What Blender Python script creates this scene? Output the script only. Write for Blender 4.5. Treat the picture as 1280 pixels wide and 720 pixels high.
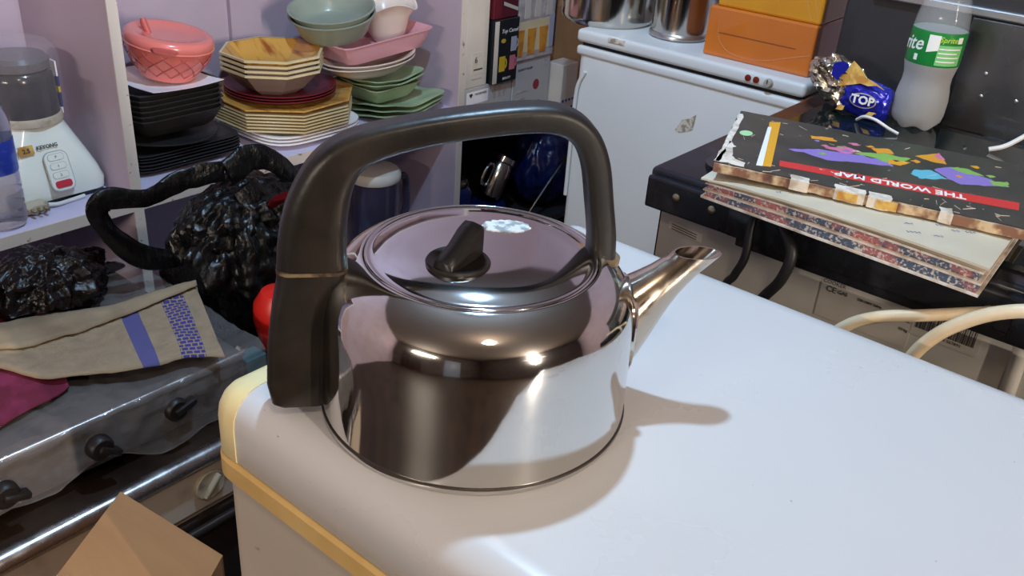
import bpy, bmesh, math, random
from mathutils import Vector, Matrix, noise

# ------------------------------------------------------------------ scene
for o in list(bpy.data.objects):
    bpy.data.objects.remove(o)
scene = bpy.context.scene
COL = scene.collection
random.seed(7)

# ---- camera
cam = bpy.data.cameras.new('camera')
cam.sensor_width = 36.0
cam.lens = 1155.0 / 1280.0 * 36.0
cam.clip_start = 0.01
cam_o = bpy.data.objects.new('camera', cam)
COL.objects.link(cam_o)
_r = Vector((0.76581, 0.63953, 0.06733))
_u = Vector((-0.35022, 0.32697, 0.87775))
_b = Vector((0.53934, -0.69577, 0.47437))
cam_o.matrix_world = Matrix(((_r.x, _u.x, _b.x, 0.54), (_r.y, _u.y, _b.y, -0.29),
                             (_r.z, _u.z, _b.z, 1.27), (0, 0, 0, 1)))
scene.camera = cam_o

# ---- world, exposure
w = bpy.data.worlds.new('world'); scene.world = w; w.use_nodes = True
w.node_tree.nodes['Background'].inputs[0].default_value = (0.9, 0.85, 0.8, 1)
w.node_tree.nodes['Background'].inputs[1].default_value = 0.05
scene.view_settings.view_transform = 'Standard'
scene.view_settings.look = 'None'
scene.view_settings.exposure = 0.33
scene.view_settings.gamma = 1.0
scene.view_settings.use_curve_mapping = False


def point_light(name, loc, power, color, radius):
    l = bpy.data.lights.new(name, 'POINT')
    l.energy = power; l.color = color; l.shadow_soft_size = radius
    o = bpy.data.objects.new(name, l); COL.objects.link(o); o.location = loc
    return o


def fill_area_light(name, loc, facing, power, color, length):
    l = bpy.data.lights.new(name, 'AREA'); l.shape = 'RECTANGLE'; l.size = length; l.size_y = 0.05
    l.energy = power; l.color = color
    o = bpy.data.objects.new(name, l); COL.objects.link(o)
    o.matrix_world = Matrix.Translation(loc) @ Vector(facing).to_track_quat('-Z', 'Z').to_matrix().to_4x4()
    return o


KEY_LOC = (-0.07, 0.43, 2.05)
FILL_TUBE_A = (0.60, -4.40, 1.95)      # unseen fill light, added on the front wall
FILL_TUBE_B = (4.50, -0.60, 1.95)  # second unseen tube, added to brighten faces turned to the right
FILL_LOC = (1.05, -0.55, 2.30)      # on the right wall
point_light('pendant_bulb_light', KEY_LOC, 47, (0.47, 0.72, 1.0), 0.03)
fill_area_light('front_fill_light', FILL_TUBE_A, (0, 1, -.12), 50, (1.0, 0.87, 0.74), 1.2)
point_light('warm_bulb_light', FILL_LOC, 19, (1.0, 0.83, 0.66), 0.10)
fill_area_light('right_fill_light', FILL_TUBE_B, (-1, 0, -.12), 112, (1.0, 0.87, 0.74), 1.2)



# ------------------------------------------------------------------ helpers
def lin(c):
    out = []
    for v in c[:3]:
        v = v / 255.0
        out.append(v / 12.92 if v <= 0.04045 else ((v + 0.055) / 1.055) ** 2.4)
    return (out[0], out[1], out[2], 1.0)


def mat(name, col, rough=0.5, metal=0.0, bump=None, var=None, spec=0.5, alpha=1.0, trans=0.0, ior=1.45,
        coat=0.0, emit=0.0, dirt=None, rvar=None, stretch=None):
    """procedural Principled material. bump=(scale,strength) var=(scale,colour2,lo,hi) dirt=(scale,colour,lo,hi)"""
    m = bpy.data.materials.new(name); m.use_nodes = True
    nt = m.node_tree; b = nt.nodes['Principled BSDF']
    b.inputs['Base Color'].default_value = lin(col)
    b.inputs['Roughness'].default_value = rough
    b.inputs['Metallic'].default_value = metal
    b.inputs['Specular IOR Level'].default_value = spec
    b.inputs['Alpha'].default_value = alpha
    b.inputs['Transmission Weight'].default_value = trans
    b.inputs['IOR'].default_value = ior
    b.inputs['Coat Weight'].default_value = coat
    if emit:
        b.inputs['Emission Color'].default_value = lin(col)
        b.inputs['Emission Strength'].default_value = emit
    tc = nt.nodes.new('ShaderNodeTexCoord')
    src = tc.outputs['Object']
    if stretch:
        mp = nt.nodes.new('ShaderNodeMapping'); mp.inputs['Scale'].default_value = stretch
        nt.links.new(src, mp.inputs[0]); src = mp.outputs[0]

    def nz(scale, detail=4):
        n = nt.nodes.new('ShaderNodeTexNoise'); n.inputs['Scale'].default_value = scale
        n.inputs['Detail'].default_value = detail
        nt.links.new(src, n.inputs['Vector']); return n

    def ramp(n, lo, hi):
        r = nt.nodes.new('ShaderNodeMapRange')
        r.inputs['From Min'].default_value = lo; r.inputs['From Max'].default_value = hi
        nt.links.new(n.outputs[0], r.inputs['Value']); return r.outputs[0]
    cur = None
    for layer in (var, dirt):
        if not layer: continue
        sc, c2, lo, hi = layer
        mx = nt.nodes.new('ShaderNodeMix'); mx.data_type = 'RGBA'
        if cur is None: mx.inputs[6].default_value = lin(col)
        else: nt.links.new(cur, mx.inputs[6])
        mx.inputs[7].default_value = lin(c2)
        nt.links.new(ramp(nz(sc), lo, hi), mx.inputs[0])
        cur = mx.outputs[2]
    if cur is not None: nt.links.new(cur, b.inputs['Base Color'])
    if rvar:
        sc, lo, hi = rvar
        r = nt.nodes.new('ShaderNodeMapRange'); n = nz(sc)
        r.inputs['From Min'].default_value = 0.3; r.inputs['From Max'].default_value = 0.7
        r.inputs['To Min'].default_value = lo; r.inputs['To Max'].default_value = hi
        nt.links.new(n.outputs[0], r.inputs['Value']); nt.links.new(r.outputs[0], b.inputs['Roughness'])
    if bump:
        bp = nt.nodes.new('ShaderNodeBump'); bp.inputs['Strength'].default_value = bump[1]
        bp.inputs['Distance'].default_value = bump[2] if len(bump) > 2 else 0.004
        nt.links.new(nz(bump[0], 6).outputs[0], bp.inputs['Height'])
        nt.links.new(bp.outputs[0], b.inputs['Normal'])
    return m


class G:
    """collects shapes that belong to one part"""
    def __init__(s): s.v = []; s.f = []; s.uv = None

    def add(s, vf):
        n = len(s.v); s.v += [tuple(p) for p in vf[0]]; s.f += [tuple(i + n for i in f) for f in vf[1]]
        return s


def link(name, vf, m, parent=None, smooth=True, loc=(0, 0, 0), rot=(0, 0, 0), angle=40):
    if isinstance(vf, G): vf = (vf.v, vf.f)
    me = bpy.data.meshes.new(name); me.from_pydata([tuple(p) for p in vf[0]], [], [tuple(f) for f in vf[1]])
    bm = bmesh.new(); bm.from_mesh(me); bmesh.ops.recalc_face_normals(bm, faces=bm.faces)
    if smooth:
        ca = math.radians(angle)
        for f in bm.faces: f.smooth = True
        for e in bm.edges:
            if len(e.link_faces) == 2 and e.calc_face_angle(0) > ca: e.smooth = False
    bm.to_mesh(me); bm.free()
    me.materials.append(m)
    o = bpy.data.objects.new(name, me); COL.objects.link(o)
    o.location = loc; o.rotation_euler = rot
    if parent: o.parent = parent
    return o


def thing(name, label, cat, loc=(0, 0, 0), rot=(0, 0, 0), group=None):
    o = bpy.data.objects.new(name, None); COL.objects.link(o)
    o.empty_display_size = 0.02
    o.location = loc; o.rotation_euler = rot
    return tag(o, label, cat, group)


def tag(o, label, cat, group=None):
    o['label'] = label; o['category'] = cat
    if group: o['group'] = group
    return o


def struct(o):
    o['kind'] = 'structure'; return o


def box(x0, x1, y0, y1, z0, z1, bev=0.0, seg=2):
    bm = bmesh.new()
    bmesh.ops.create_cube(bm, size=1.0)
    for v in bm.verts:
        v.co = Vector(((x0 + x1) / 2 + v.co.x * (x1 - x0), (y0 + y1) / 2 + v.co.y * (y1 - y0), (z0 + z1) / 2 + v.co.z * (z1 - z0)))
    if bev > 0:
        bmesh.ops.bevel(bm, geom=list(bm.edges), offset=bev, segments=seg, affect='EDGES', profile=0.5)
    bm.verts.index_update()
    r = ([v.co.copy() for v in bm.verts], [[v.index for v in f.verts] for f in bm.faces])
    bm.free(); return r


def tr(vf, loc=(0, 0, 0), rot=(0, 0, 0), M=None):
    if M is None:
        from mathutils import Euler
        M = Matrix.Translation(loc) @ Euler(rot).to_matrix().to_4x4()
    return ([M @ Vector(p) for p in vf[0]], vf[1])


def lathe(prof, seg=48, shape=None, cap0=True, cap1=True, a0=0.0, wave=None):
    """revolve [(r,z)...]; shape(theta)->radial scale; wave(theta,r,z)->dz"""
    v = []; f = []
    n = len(prof)
    for r, z in prof:
        for k in range(seg):
            t = a0 + 2 * math.pi * k / seg
            s = r * (shape(t) if shape else 1.0)
            v.append((s * math.cos(t), s * math.sin(t), z + (wave(t, r, z) if wave else 0)))
    for i in range(n - 1):
        for k in range(seg):
            k2 = (k + 1) % seg
            f.append((i * seg + k, i * seg + k2, (i + 1) * seg + k2, (i + 1) * seg + k))
    if cap0 and prof[0][0] > 1e-6: f.append(tuple(range(seg))[::-1])
    if cap1 and prof[-1][0] > 1e-6: f.append(tuple((n - 1) * seg + k for k in range(seg)))
    return v, f


def catmull(pts, n=6):
    pts = [Vector(p) for p in pts]; out = []
    P = [2 * pts[0] - pts[1]] + pts + [2 * pts[-1] - pts[-2]]
    for i in range(1, len(P) - 2):
        for k in range(n):
            t = k / n
            a, b, c, d = P[i - 1], P[i], P[i + 1], P[i + 2]
            out.append(0.5 * ((2 * b) + (c - a) * t + (2 * a - 5 * b + 4 * c - d) * t * t + (3 * b - a - 3 * c + d) * t ** 3))
    out.append(pts[-1]); return out


def tube(pts, r, seg=10, smooth=6):
    P = catmull(pts, smooth) if smooth and len(pts) > 2 else [Vector(p) for p in pts]
    n = len(P)
    def rad(i):
        if not hasattr(r, '__len__'): return r
        t = i / (n - 1) * (len(r) - 1); k = min(int(t), len(r) - 2)
        return r[k] * (1 - (t - k)) + r[k + 1] * (t - k)
    v = []; f = []
    T = (P[1] - P[0]).normalized()
    N = T.orthogonal().normalized()
    for i in range(n):
        T2 = (P[min(i + 1, n - 1)] - P[max(i - 1, 0)]).normalized()
        N = (N - T2 * N.dot(T2)).normalized(); B = T2.cross(N)
        for k in range(seg):
            a = 2 * math.pi * k / seg
            v.append(P[i] + (N * math.cos(a) + B * math.sin(a)) * rad(i))
    for i in range(n - 1):
        for k in range(seg):
            k2 = (k + 1) % seg
            f.append((i * seg + k, i * seg + k2, (i + 1) * seg + k2, (i + 1) * seg + k))
    f.append(tuple(range(seg))[::-1]); f.append(tuple((n - 1) * seg + k for k in range(seg)))
    return v, f


def grid(nx, ny, fn, thick=0.0, tdir=(0, 0, 1)):
    """fn(u,v)->point; optional thickness makes it a closed slab"""
    top = [Vector(fn(i / (nx - 1), j / (ny - 1))) for j in range(ny) for i in range(nx)]
    f = [(j * nx + i, j * nx + i + 1, (j + 1) * nx + i + 1, (j + 1) * nx + i) for j in range(ny - 1) for i in range(nx - 1)]
    if thick <= 0: return top, f
    m = len(top); d = Vector(tdir) * thick
    v = top + [p - d for p in top]
    f = f + [tuple(m + q for q in reversed(t)) for t in list(f)]
    ring = [i for i in range(nx)] + [j * nx + nx - 1 for j in range(1, ny)] + [(ny - 1) * nx + i for i in range(nx - 2, -1, -1)] + [j * nx for j in range(ny - 2, 0, -1)]
    for a, b in zip(ring, ring[1:] + ring[:1]): f.append((a, m + a, m + b, b))
    return v, f


def prism(poly, origin, U, V, thick):
    """extrude a 2-D polygon lying in the plane origin + a*U + b*V by thick along U x V"""
    U = Vector(U); V = Vector(V); N = U.cross(V).normalized(); o = Vector(origin); n = len(poly)
    v = [o + U * a + V * b for a, b in poly] + [o + U * a + V * b + N * thick for a, b in poly]
    f = [tuple(range(n))[::-1], tuple(range(n, 2 * n))]
    for i in range(n): f.append((i, (i + 1) % n, n + (i + 1) % n, n + i))
    return v, f


def rrect(w, h, r, n=5, cx=0, cy=0):
    out = []
    for (sx, sy, a) in ((1, 1, 0), (-1, 1, 90), (-1, -1, 180), (1, -1, 270)):
        for k in range(n + 1):
            t = math.radians(a + 90 * k / n)
            out.append((cx + sx * (w / 2 - r) + r * math.cos(t), cy + sy * (h / 2 - r) + r * math.sin(t)))
    return out


def ell(a, b, n=24, cx=0, cy=0):
    return [(cx + a * math.cos(2 * math.pi * k / n), cy + b * math.sin(2 * math.pi * k / n)) for k in range(n)]


def text_vf(s, size, depth=0.0003, shear=0.0, bold=0.0):
    cu = bpy.data.curves.new('txt', 'FONT'); cu.body = s; cu.size = size; cu.extrude = depth; cu.shear = shear
    cu.resolution_u = 2; cu.offset = bold
    cu.align_x = 'CENTER'; cu.align_y = 'CENTER'
    o = bpy.data.objects.new('txt', cu); COL.objects.link(o)
    dg = bpy.context.evaluated_depsgraph_get(); dg.update()
    me = bpy.data.meshes.new_from_object(o.evaluated_get(dg))
    vf = ([v.co.copy() for v in me.vertices], [tuple(p.vertices) for p in me.polygons])
    bpy.data.objects.remove(o); bpy.data.curves.remove(cu); bpy.data.meshes.remove(me)
    return vf


def frame(origin, U, V):
    U = Vector(U).normalized(); V = Vector(V).normalized(); N = U.cross(V)
    o = Vector(origin)
    return Matrix(((U.x, V.x, N.x, o.x), (U.y, V.y, N.y, o.y), (U.z, V.z, N.z, o.z), (0, 0, 0, 1)))


def fbm(p, s, oct=4):
    return noise.fractal(Vector(p) * s, 1.0, 2.0, oct)


def ridged(p, s):
    t = 0; a = 1.0; q = Vector(p) * s
    for k in range(4):
        t += a * (1 - 2 * abs(noise.noise(q))); q = q * 2.03 + Vector((3.1, 1.7, 9.2)); a *= 0.5
    return t


def crumple(p, s):
    """sharp creases: distance to the nearest cell centre, 0..~1"""
    d, _ = noise.voronoi(Vector(p) * s)
    return d[0] * .75 + .35 * noise.voronoi(Vector(p) * (s * 2.3))[0][0]


def ico(sub, fn):
    bm = bmesh.new(); bmesh.ops.create_icosphere(bm, subdivisions=sub, radius=1.0)
    bm.verts.index_update()
    v = [Vector(fn(x.co.copy())) for x in bm.verts]; f = [[q.index for q in p.verts] for p in bm.faces]
    bm.free(); return v, f


# ------------------------------------------------------------------ materials
M = {}
M['wall'] = mat('lavender_wall_paint', (182, 166, 178), 0.75, bump=(60, 0.08), var=(3, (172, 154, 166), 0.35, 0.7))
M['walldark'] = mat('brown_wall_paint', (92, 76, 68), 0.7, bump=(60, 0.08), var=(3, (78, 64, 58), 0.35, 0.7))
M['ceil'] = mat('ceiling_boards', (118, 106, 98), 0.7, bump=(40, 0.05))
M['floor'] = mat('dark_floor', (64, 50, 42), 0.45, var=(6, (46, 36, 31), 0.35, 0.65), bump=(30, 0.1))
M['doorgrey'] = mat('painted_door_blue_grey', (150, 162, 178), 0.4, bump=(20, 0.03))
M['doorbrown'] = mat('brown_wood_door', (74, 50, 36), 0.4, var=(8, (48, 32, 24), 0.35, 0.65), stretch=(1, 1, 0.1))
M['lamp'] = mat('lamp_bulb', (255, 250, 240), 0.4, emit=4.0)
M['lampbase'] = mat('lamp_holder', (230, 228, 222), 0.5)
M['cab'] = mat('lavender_cabinet_board', (186, 170, 184), 0.5, var=(5, (176, 158, 172), 0.35, 0.7), bump=(80, 0.04))
M['cabedge'] = mat('cream_edge_banding', (208, 196, 186), 0.5, dirt=(60, (120, 100, 80), 0.64, 0.72))
M['shelftop'] = mat('pale_shelf_laminate', (205, 198, 222), 0.4, var=(8, (190, 182, 208), 0.4, 0.7))
M['steel'] = mat('polished_steel', (214, 212, 208), 0.07, 1.0, rvar=(26, 0.045, 0.11), bump=(220, 0.012, 0.001))
M['lidsteel'] = mat('polished_lid_steel', (206, 204, 204), 0.06, 1.0, rvar=(18, 0.04, 0.13), bump=(160, 0.010, 0.001))
M['spoutsteel'] = mat('worn_warm_steel', (204, 190, 172), 0.13, 1.0, rvar=(60, 0.08, 0.26), dirt=(50, (150, 126, 100), 0.55, 0.72))
M['seamdark'] = mat('dark_seam_steel', (92, 86, 82), 0.4, 0.8)
M['bake'] = mat('worn_black_bakelite', (27, 24, 22), 0.34, var=(18, (44, 37, 30), 0.5, 0.72), bump=(120, 0.06), rvar=(12, 0.28, 0.5))
M['bakeseam'] = mat('worn_handle_seam', (120, 104, 80), 0.5, dirt=(80, (60, 48, 36), 0.45, 0.6))
M['residue'] = mat('sticker_residue', (214, 220, 220), 0.7, var=(120, (150, 156, 156), 0.45, 0.55), bump=(150, 0.3))
M['frw'] = mat('white_enamel_lid', (205, 205, 205), 0.30, var=(2.5, (198, 198, 198), 0.3, 0.75), dirt=(95, (150, 140, 130), 0.745, 0.77), rvar=(9, 0.22, 0.42))
M['frbody'] = mat('off_white_enamel_body', (186, 178, 166), 0.4, var=(4, (174, 165, 152), 0.4, 0.7), dirt=(35, (120, 108, 96), 0.70, 0.74))
M['cream'] = mat('yellowed_cream_plastic', (238, 224, 170), 0.4, var=(10, (226, 206, 148), 0.4, 0.7))
M['gasket'] = mat('yellowed_gasket', (218, 188, 126), 0.5, var=(14, (200, 164, 100), 0.4, 0.7))
M['fr2'] = mat('pale_grey_enamel', (220, 223, 224), 0.35, var=(3, (212, 215, 216), 0.35, 0.7))
M['rust'] = mat('rusty_scrape', (150, 138, 120), 0.7, var=(90, (206, 200, 190), 0.45, 0.55))
M['redlamp'] = mat('red_indicator', (120, 40, 24), 0.2)
M['pot'] = mat('pot_steel', (200, 196, 188), 0.14, 1.0, stretch=(1, 1, 0.1), bump=(45, 0.25, 0.003))
M['blackgl'] = mat('black_enamel', (26, 27, 32), 0.22, rvar=(12, 0.14, 0.34), dirt=(25, (50, 50, 54), 0.55, 0.75))
M['glass'] = mat('dark_glass', (20, 28, 28), 0.05, spec=0.7)
M['galv'] = mat('galvanised_panel', (190, 187, 178), 0.5, 0.10, var=(6, (174, 170, 162), 0.35, 0.7), bump=(60, 0.05))
M['darksteel'] = mat('dark_steel_sheet', (120, 122, 126), 0.24, 0.9, rvar=(5, 0.16, 0.42))
M['trimal'] = mat('aluminium_trim', (190, 192, 196), 0.3, 0.9)
M['darkbox'] = mat('charcoal_panel', (44, 44, 47), 0.42, var=(5, (36, 36, 39), 0.35, 0.7))
M['label'] = mat('paper_label', (206, 198, 184), 0.6, var=(40, (190, 180, 166), 0.45, 0.65))
M['silverlabel'] = mat('silver_label', (182, 176, 166), 0.45, var=(30, (170, 164, 154), 0.4, 0.7))
M['ink'] = mat('dark_print', (58, 54, 54), 0.6)
M['blueink'] = mat('blue_pen_ink', (92, 100, 160), 0.7)
M['white'] = mat('white_print', (232, 232, 228), 0.5)
M['screw'] = mat('zinc_screw', (180, 168, 140), 0.35, 1.0)
M['cableblack'] = mat('black_rubber_cable', (24, 24, 26), 0.45)
M['cablecream'] = mat('cream_pvc_cable', (226, 206, 172), 0.42, var=(30, (212, 188, 150), 0.4, 0.7))
M['cablewhite'] = mat('white_pvc_cable', (224, 222, 218), 0.4)
M['paper'] = mat('aged_paper', (202, 192, 170), 0.8, var=(9, (186, 174, 150), 0.35, 0.7), bump=(40, 0.08))
M['pages'] = mat('page_block', (190, 174, 150), 0.8, stretch=(1, 1, 40), var=(14, (150, 128, 104), 0.4, 0.6))
M['spine'] = mat('torn_spine', (134, 96, 76), 0.8, var=(45, (206, 182, 146), 0.47, 0.6), dirt=(30, (70, 40, 34), 0.55, 0.7))
M['bookedge'] = mat('marbled_cover', (168, 92, 88), 0.45, var=(34, (66, 78, 98), 0.47, 0.55), dirt=(300, (200, 190, 182), 0.52, 0.62), coat=0.6)
M['atlas'] = mat('black_scuffed_cover', (64, 62, 53), 0.38, var=(20, (46, 46, 40), 0.4, 0.7), dirt=(90, (190, 182, 164), 0.70, 0.74))
M['scuff'] = mat('torn_white_board', (220, 210, 196), 0.85, var=(60, (180, 164, 144), 0.45, 0.65), bump=(90, 0.4))
for n, c in dict(map_red=(206, 52, 48), map_orange=(222, 152, 44), map_yellow=(224, 160, 30), map_purple=(140, 118, 190), map_pink=(206, 118, 150), map_green=(132, 178, 84), map_cyan=(96, 180, 200), map_mint=(168, 216, 158)).items():
    M[n] = mat(n + '_print', c, 0.42, dirt=(90, (226, 214, 196), 0.68, 0.74))
M['bottlepet'] = mat('clear_pet', (225, 230, 232), 0.06, alpha=0.15, coat=0.6)
M['frost'] = mat('frosted_water', (196, 196, 196), 0.45, trans=0.55, ior=1.2, bump=(90, 0.1))
M['greenlabel'] = mat('green_label', (30, 140, 62), 0.4, var=(16, (24, 124, 54), 0.4, 0.6))
M['lightgreen'] = mat('light_green_print', (120, 190, 120), 0.45)
M['limeprint'] = mat('lime_print', (176, 208, 70), 0.45)
M['foilblue'] = mat('blue_foil', (32, 40, 170), 0.22, 0.45, bump=(60, 0.25), coat=0.6)
M['foilsilver'] = mat('crumpled_silver_foil', (214, 206, 188), 0.16, 1.0, bump=(120, 0.4))
M['gold'] = mat('gold_print', (214, 178, 96), 0.4, var=(60, (180, 130, 60), 0.45, 0.6))
M['orange'] = mat('orange_carton', (212, 118, 34), 0.35, var=(5, (196, 106, 40), 0.35, 0.7), coat=0.7)
M['amber'] = mat('amber_carton', (226, 158, 30), 0.35, var=(5, (206, 136, 28), 0.35, 0.7), coat=0.7)
M['crease'] = mat('carton_crease', (140, 76, 30), 0.6)
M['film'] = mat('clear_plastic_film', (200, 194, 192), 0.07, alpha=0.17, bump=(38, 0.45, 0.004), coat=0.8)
M['filmthin'] = mat('thin_plastic_wrap', (226, 220, 224), 0.14, alpha=0.09, bump=(60, 0.9))
M['bagblack'] = mat('black_polythene', (10, 10, 11), 0.25, bump=(70, 0.7, 0.005), rvar=(20, 0.14, 0.4), spec=0.4, stretch=(1, 1, .6))
M['bagbrown'] = mat('black_brown_polythene', (17, 11, 11), 0.22, bump=(70, 0.7, 0.005), rvar=(20, 0.14, 0.4), spec=0.4)
M['bagred'] = mat('dark_red_polythene', (96, 16, 22), 0.3, bump=(50, 0.3))
M['navy'] = mat('navy_polythene', (14, 22, 66), 0.25, bump=(40, 0.5, 0.004))
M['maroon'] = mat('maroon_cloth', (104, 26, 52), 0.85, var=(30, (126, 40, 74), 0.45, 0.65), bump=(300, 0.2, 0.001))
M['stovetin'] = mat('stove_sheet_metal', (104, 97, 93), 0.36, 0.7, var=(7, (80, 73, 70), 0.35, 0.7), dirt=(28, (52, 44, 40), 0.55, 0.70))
M['rangetop'] = mat('brown_stained_steel', (84, 68, 58), 0.3, 0.6, var=(9, (52, 40, 34), 0.35, 0.65))
M['rangesteel'] = mat('scratched_steel_edge', (190, 186, 186), 0.24, 0.95, rvar=(40, 0.18, 0.4))
M['rangefront'] = mat('grey_range_panel', (196, 184, 170), 0.45, 0.0, dirt=(24, (170, 156, 142), 0.55, 0.75))
M['rangedoor'] = mat('dark_oven_door', (48, 40, 36), 0.3, dirt=(18, (90, 82, 76), 0.62, 0.76))
M['knob'] = mat('burnt_black_knob', (26, 20, 19), 0.45, bump=(90, 0.2))
M['dial'] = mat('ivory_dial', (186, 174, 152), 0.4, dirt=(40, (140, 124, 104), 0.55, 0.7))
M['card'] = mat('brown_cardboard', (176, 132, 88), 0.8, var=(3, (160, 116, 74), 0.35, 0.7), bump=(70, 0.06), stretch=(1, 6, 1))
M['cardedge'] = mat('cardboard_cut_edge', (120, 88, 58), 0.9, var=(150, (190, 150, 104), 0.45, 0.55))
M['blackdish'] = mat('matte_black_dish', (34, 33, 34), 0.42, var=(12, (44, 42, 42), 0.4, 0.7))
M['pinkdish'] = mat('salmon_pink_glaze', (232, 128, 118), 0.22, coat=0.5)
M['pinkquilt'] = mat('pink_quilt_line', (196, 96, 90), 0.4)
M['rosedish'] = mat('dusty_rose_glaze', (216, 160, 170), 0.32)
M['tandish'] = mat('wood_effect_glaze', (206, 156, 76), 0.3, var=(14, (150, 84, 34), 0.52, 0.72), stretch=(1, 5, 1), coat=0.4)
M['creamdish'] = mat('cream_melamine', (222, 206, 166), 0.4, var=(10, (204, 184, 140), 0.4, 0.7))
M['greigedish'] = mat('greige_outside_glaze', (150, 130, 122), 0.4)
M['maroondish'] = mat('maroon_melamine', (104, 30, 40), 0.3)
M['whitedish'] = mat('white_melamine', (246, 242, 244), 0.3)
M['ivorydish'] = mat('ivory_glaze', (232, 218, 206), 0.25)
M['greydish'] = mat('grey_green_glaze', (142, 152, 140), 0.25)
M['greendish'] = mat('pale_green_glaze', (168, 188, 152), 0.35, var=(12, (154, 176, 138), 0.4, 0.7))
M['blenderwhite'] = mat('white_blender_plastic', (232, 236, 226), 0.22, coat=0.4)
M['smoke'] = mat('smoky_grey_jar', (46, 42, 46), 0.2, coat=0.4, var=(10, (38, 34, 38), 0.4, 0.7))
M['smokelid'] = mat('grey_jar_cap', (92, 84, 88), 0.3)
M['redbutton'] = mat('red_button', (196, 54, 72), 0.35)
M['keyline'] = mat('grey_button_outline', (176, 178, 174), 0.4)
M['bluelabel'] = mat('blue_water_label', (44, 62, 160), 0.35, var=(30, (84, 110, 190), 0.5, 0.62))
M['bluepack'] = mat('navy_packet', (26, 36, 104), 0.35)
M['watpet'] = mat('clear_water_pet', (206, 208, 220), 0.1, trans=0.85, ior=1.2)
M['jugsmoke'] = mat('smoky_jug', (70, 64, 86), 0.2, trans=0.25, coat=0.3)
M['juglid'] = mat('white_jug_lid', (214, 206, 196), 0.4)
M['carton'] = mat('white_carton', (208, 200, 190), 0.7, var=(5, (196, 186, 176), 0.35, 0.7))
M['cartongrey'] = mat('grey_white_carton', (188, 184, 182), 0.7, var=(5, (176, 172, 170), 0.35, 0.7))
M['packblack'] = mat('black_gift_box', (18, 24, 28), 0.35)
M['mugyellow'] = mat('yellow_mug_print', (214, 176, 40), 0.5)
M['mugpink'] = mat('pink_mug_print', (196, 112, 124), 0.5)
M['muggrey'] = mat('grey_mug_print', (170, 172, 186), 0.5)
M['maroonbox'] = mat('maroon_box_card', (92, 22, 34), 0.4)
M['glassprint'] = mat('greige_print', (172, 160, 156), 0.5, var=(30, (196, 186, 184), 0.45, 0.6))
M['juice'] = mat('orange_juice_print', (214, 148, 50), 0.5, var=(40, (196, 120, 40), 0.45, 0.6))
M['redseal'] = mat('red_seal_print', (150, 46, 58), 0.5)
M['redcap'] = mat('bright_red_plastic', (222, 40, 30), 0.35)
M['teal'] = mat('teal_card', (24, 84, 92), 0.5)
M['wrap'] = mat('beige_wrapper', (166, 146, 122), 0.5, var=(60, (110, 70, 50), 0.5, 0.62), bump=(60, 0.4))


def sack_material():
    m = bpy.data.materials.new('hessian_cloth_with_blue_bands'); m.use_nodes = True
    nt = m.node_tree; b = nt.nodes['Principled BSDF']; b.inputs['Roughness'].default_value = 0.92
    uv = nt.nodes.new('ShaderNodeUVMap'); uv.uv_map = 'uv'
    sp = nt.nodes.new('ShaderNodeSeparateXYZ'); nt.links.new(uv.outputs[0], sp.inputs[0])
    def band(lo, hi):
        a = nt.nodes.new('ShaderNodeMath'); a.operation = 'GREATER_THAN'; a.inputs[1].default_value = lo
        c = nt.nodes.new('ShaderNodeMath'); c.operation = 'LESS_THAN'; c.inputs[1].default_value = hi
        d = nt.nodes.new('ShaderNodeMath'); d.operation = 'MULTIPLY'
        nt.links.new(sp.outputs[0], a.inputs[0]); nt.links.new(sp.outputs[0], c.inputs[0])
        nt.links.new(a.outputs[0], d.inputs[0]); nt.links.new(c.outputs[0], d.inputs[1]); return d.outputs[0]
    mp = nt.nodes.new('ShaderNodeMapping'); mp.inputs['Scale'].default_value = (46, 18, 1)
    nt.links.new(uv.outputs[0], mp.inputs[0])
    br = nt.nodes.new('ShaderNodeTexBrick'); br.inputs['Scale'].default_value = 1.0
    br.inputs['Mortar Size'].default_value = 0.11; br.inputs['Brick Width'].default_value = 1.1; br.inputs['Row Height'].default_value = 0.8
    br.inputs['Color1'].default_value = (1, 1, 1, 1); br.inputs['Color2'].default_value = (1, 1, 1, 1); br.inputs['Mortar'].default_value = (0, 0, 0, 1)
    nt.links.new(mp.outputs[0], br.inputs['Vector'])
    k = nt.nodes.new('ShaderNodeMath'); k.operation = 'MULTIPLY'
    nt.links.new(band(0.845, 0.925), k.inputs[0]); nt.links.new(br.outputs[0], k.inputs[1])
    nz = nt.nodes.new('ShaderNodeTexNoise'); nz.inputs['Scale'].default_value = 14
    base = nt.nodes.new('ShaderNodeMix'); base.data_type = 'RGBA'
    base.inputs[6].default_value = lin((164, 146, 120)); base.inputs[7].default_value = lin((132, 114, 92))
    nt.links.new(nz.outputs[0], base.inputs[0])
    m1 = nt.nodes.new('ShaderNodeMix'); m1.data_type = 'RGBA'; m1.inputs[7].default_value = lin((84, 82, 132))
    nt.links.new(base.outputs[2], m1.inputs[6]); nt.links.new(band(0.715, 0.77), m1.inputs[0])
    m2 = nt.nodes.new('ShaderNodeMix'); m2.data_type = 'RGBA'; m2.inputs[7].default_value = lin((62, 58, 128))
    nt.links.new(m1.outputs[2], m2.inputs[6]); nt.links.new(k.outputs[0], m2.inputs[0])
    nt.links.new(m2.outputs[2], b.inputs['Base Color'])
    wv = nt.nodes.new('ShaderNodeTexNoise'); wv.inputs['Scale'].default_value = 420
    tc = nt.nodes.new('ShaderNodeTexCoord'); nt.links.new(tc.outputs['Object'], wv.inputs['Vector'])
    bp = nt.nodes.new('ShaderNodeBump'); bp.inputs['Strength'].default_value = 0.5; bp.inputs['Distance'].default_value = 0.001
    nt.links.new(wv.outputs[0], bp.inputs['Height']); nt.links.new(bp.outputs[0], b.inputs['Normal'])
    return m


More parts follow.
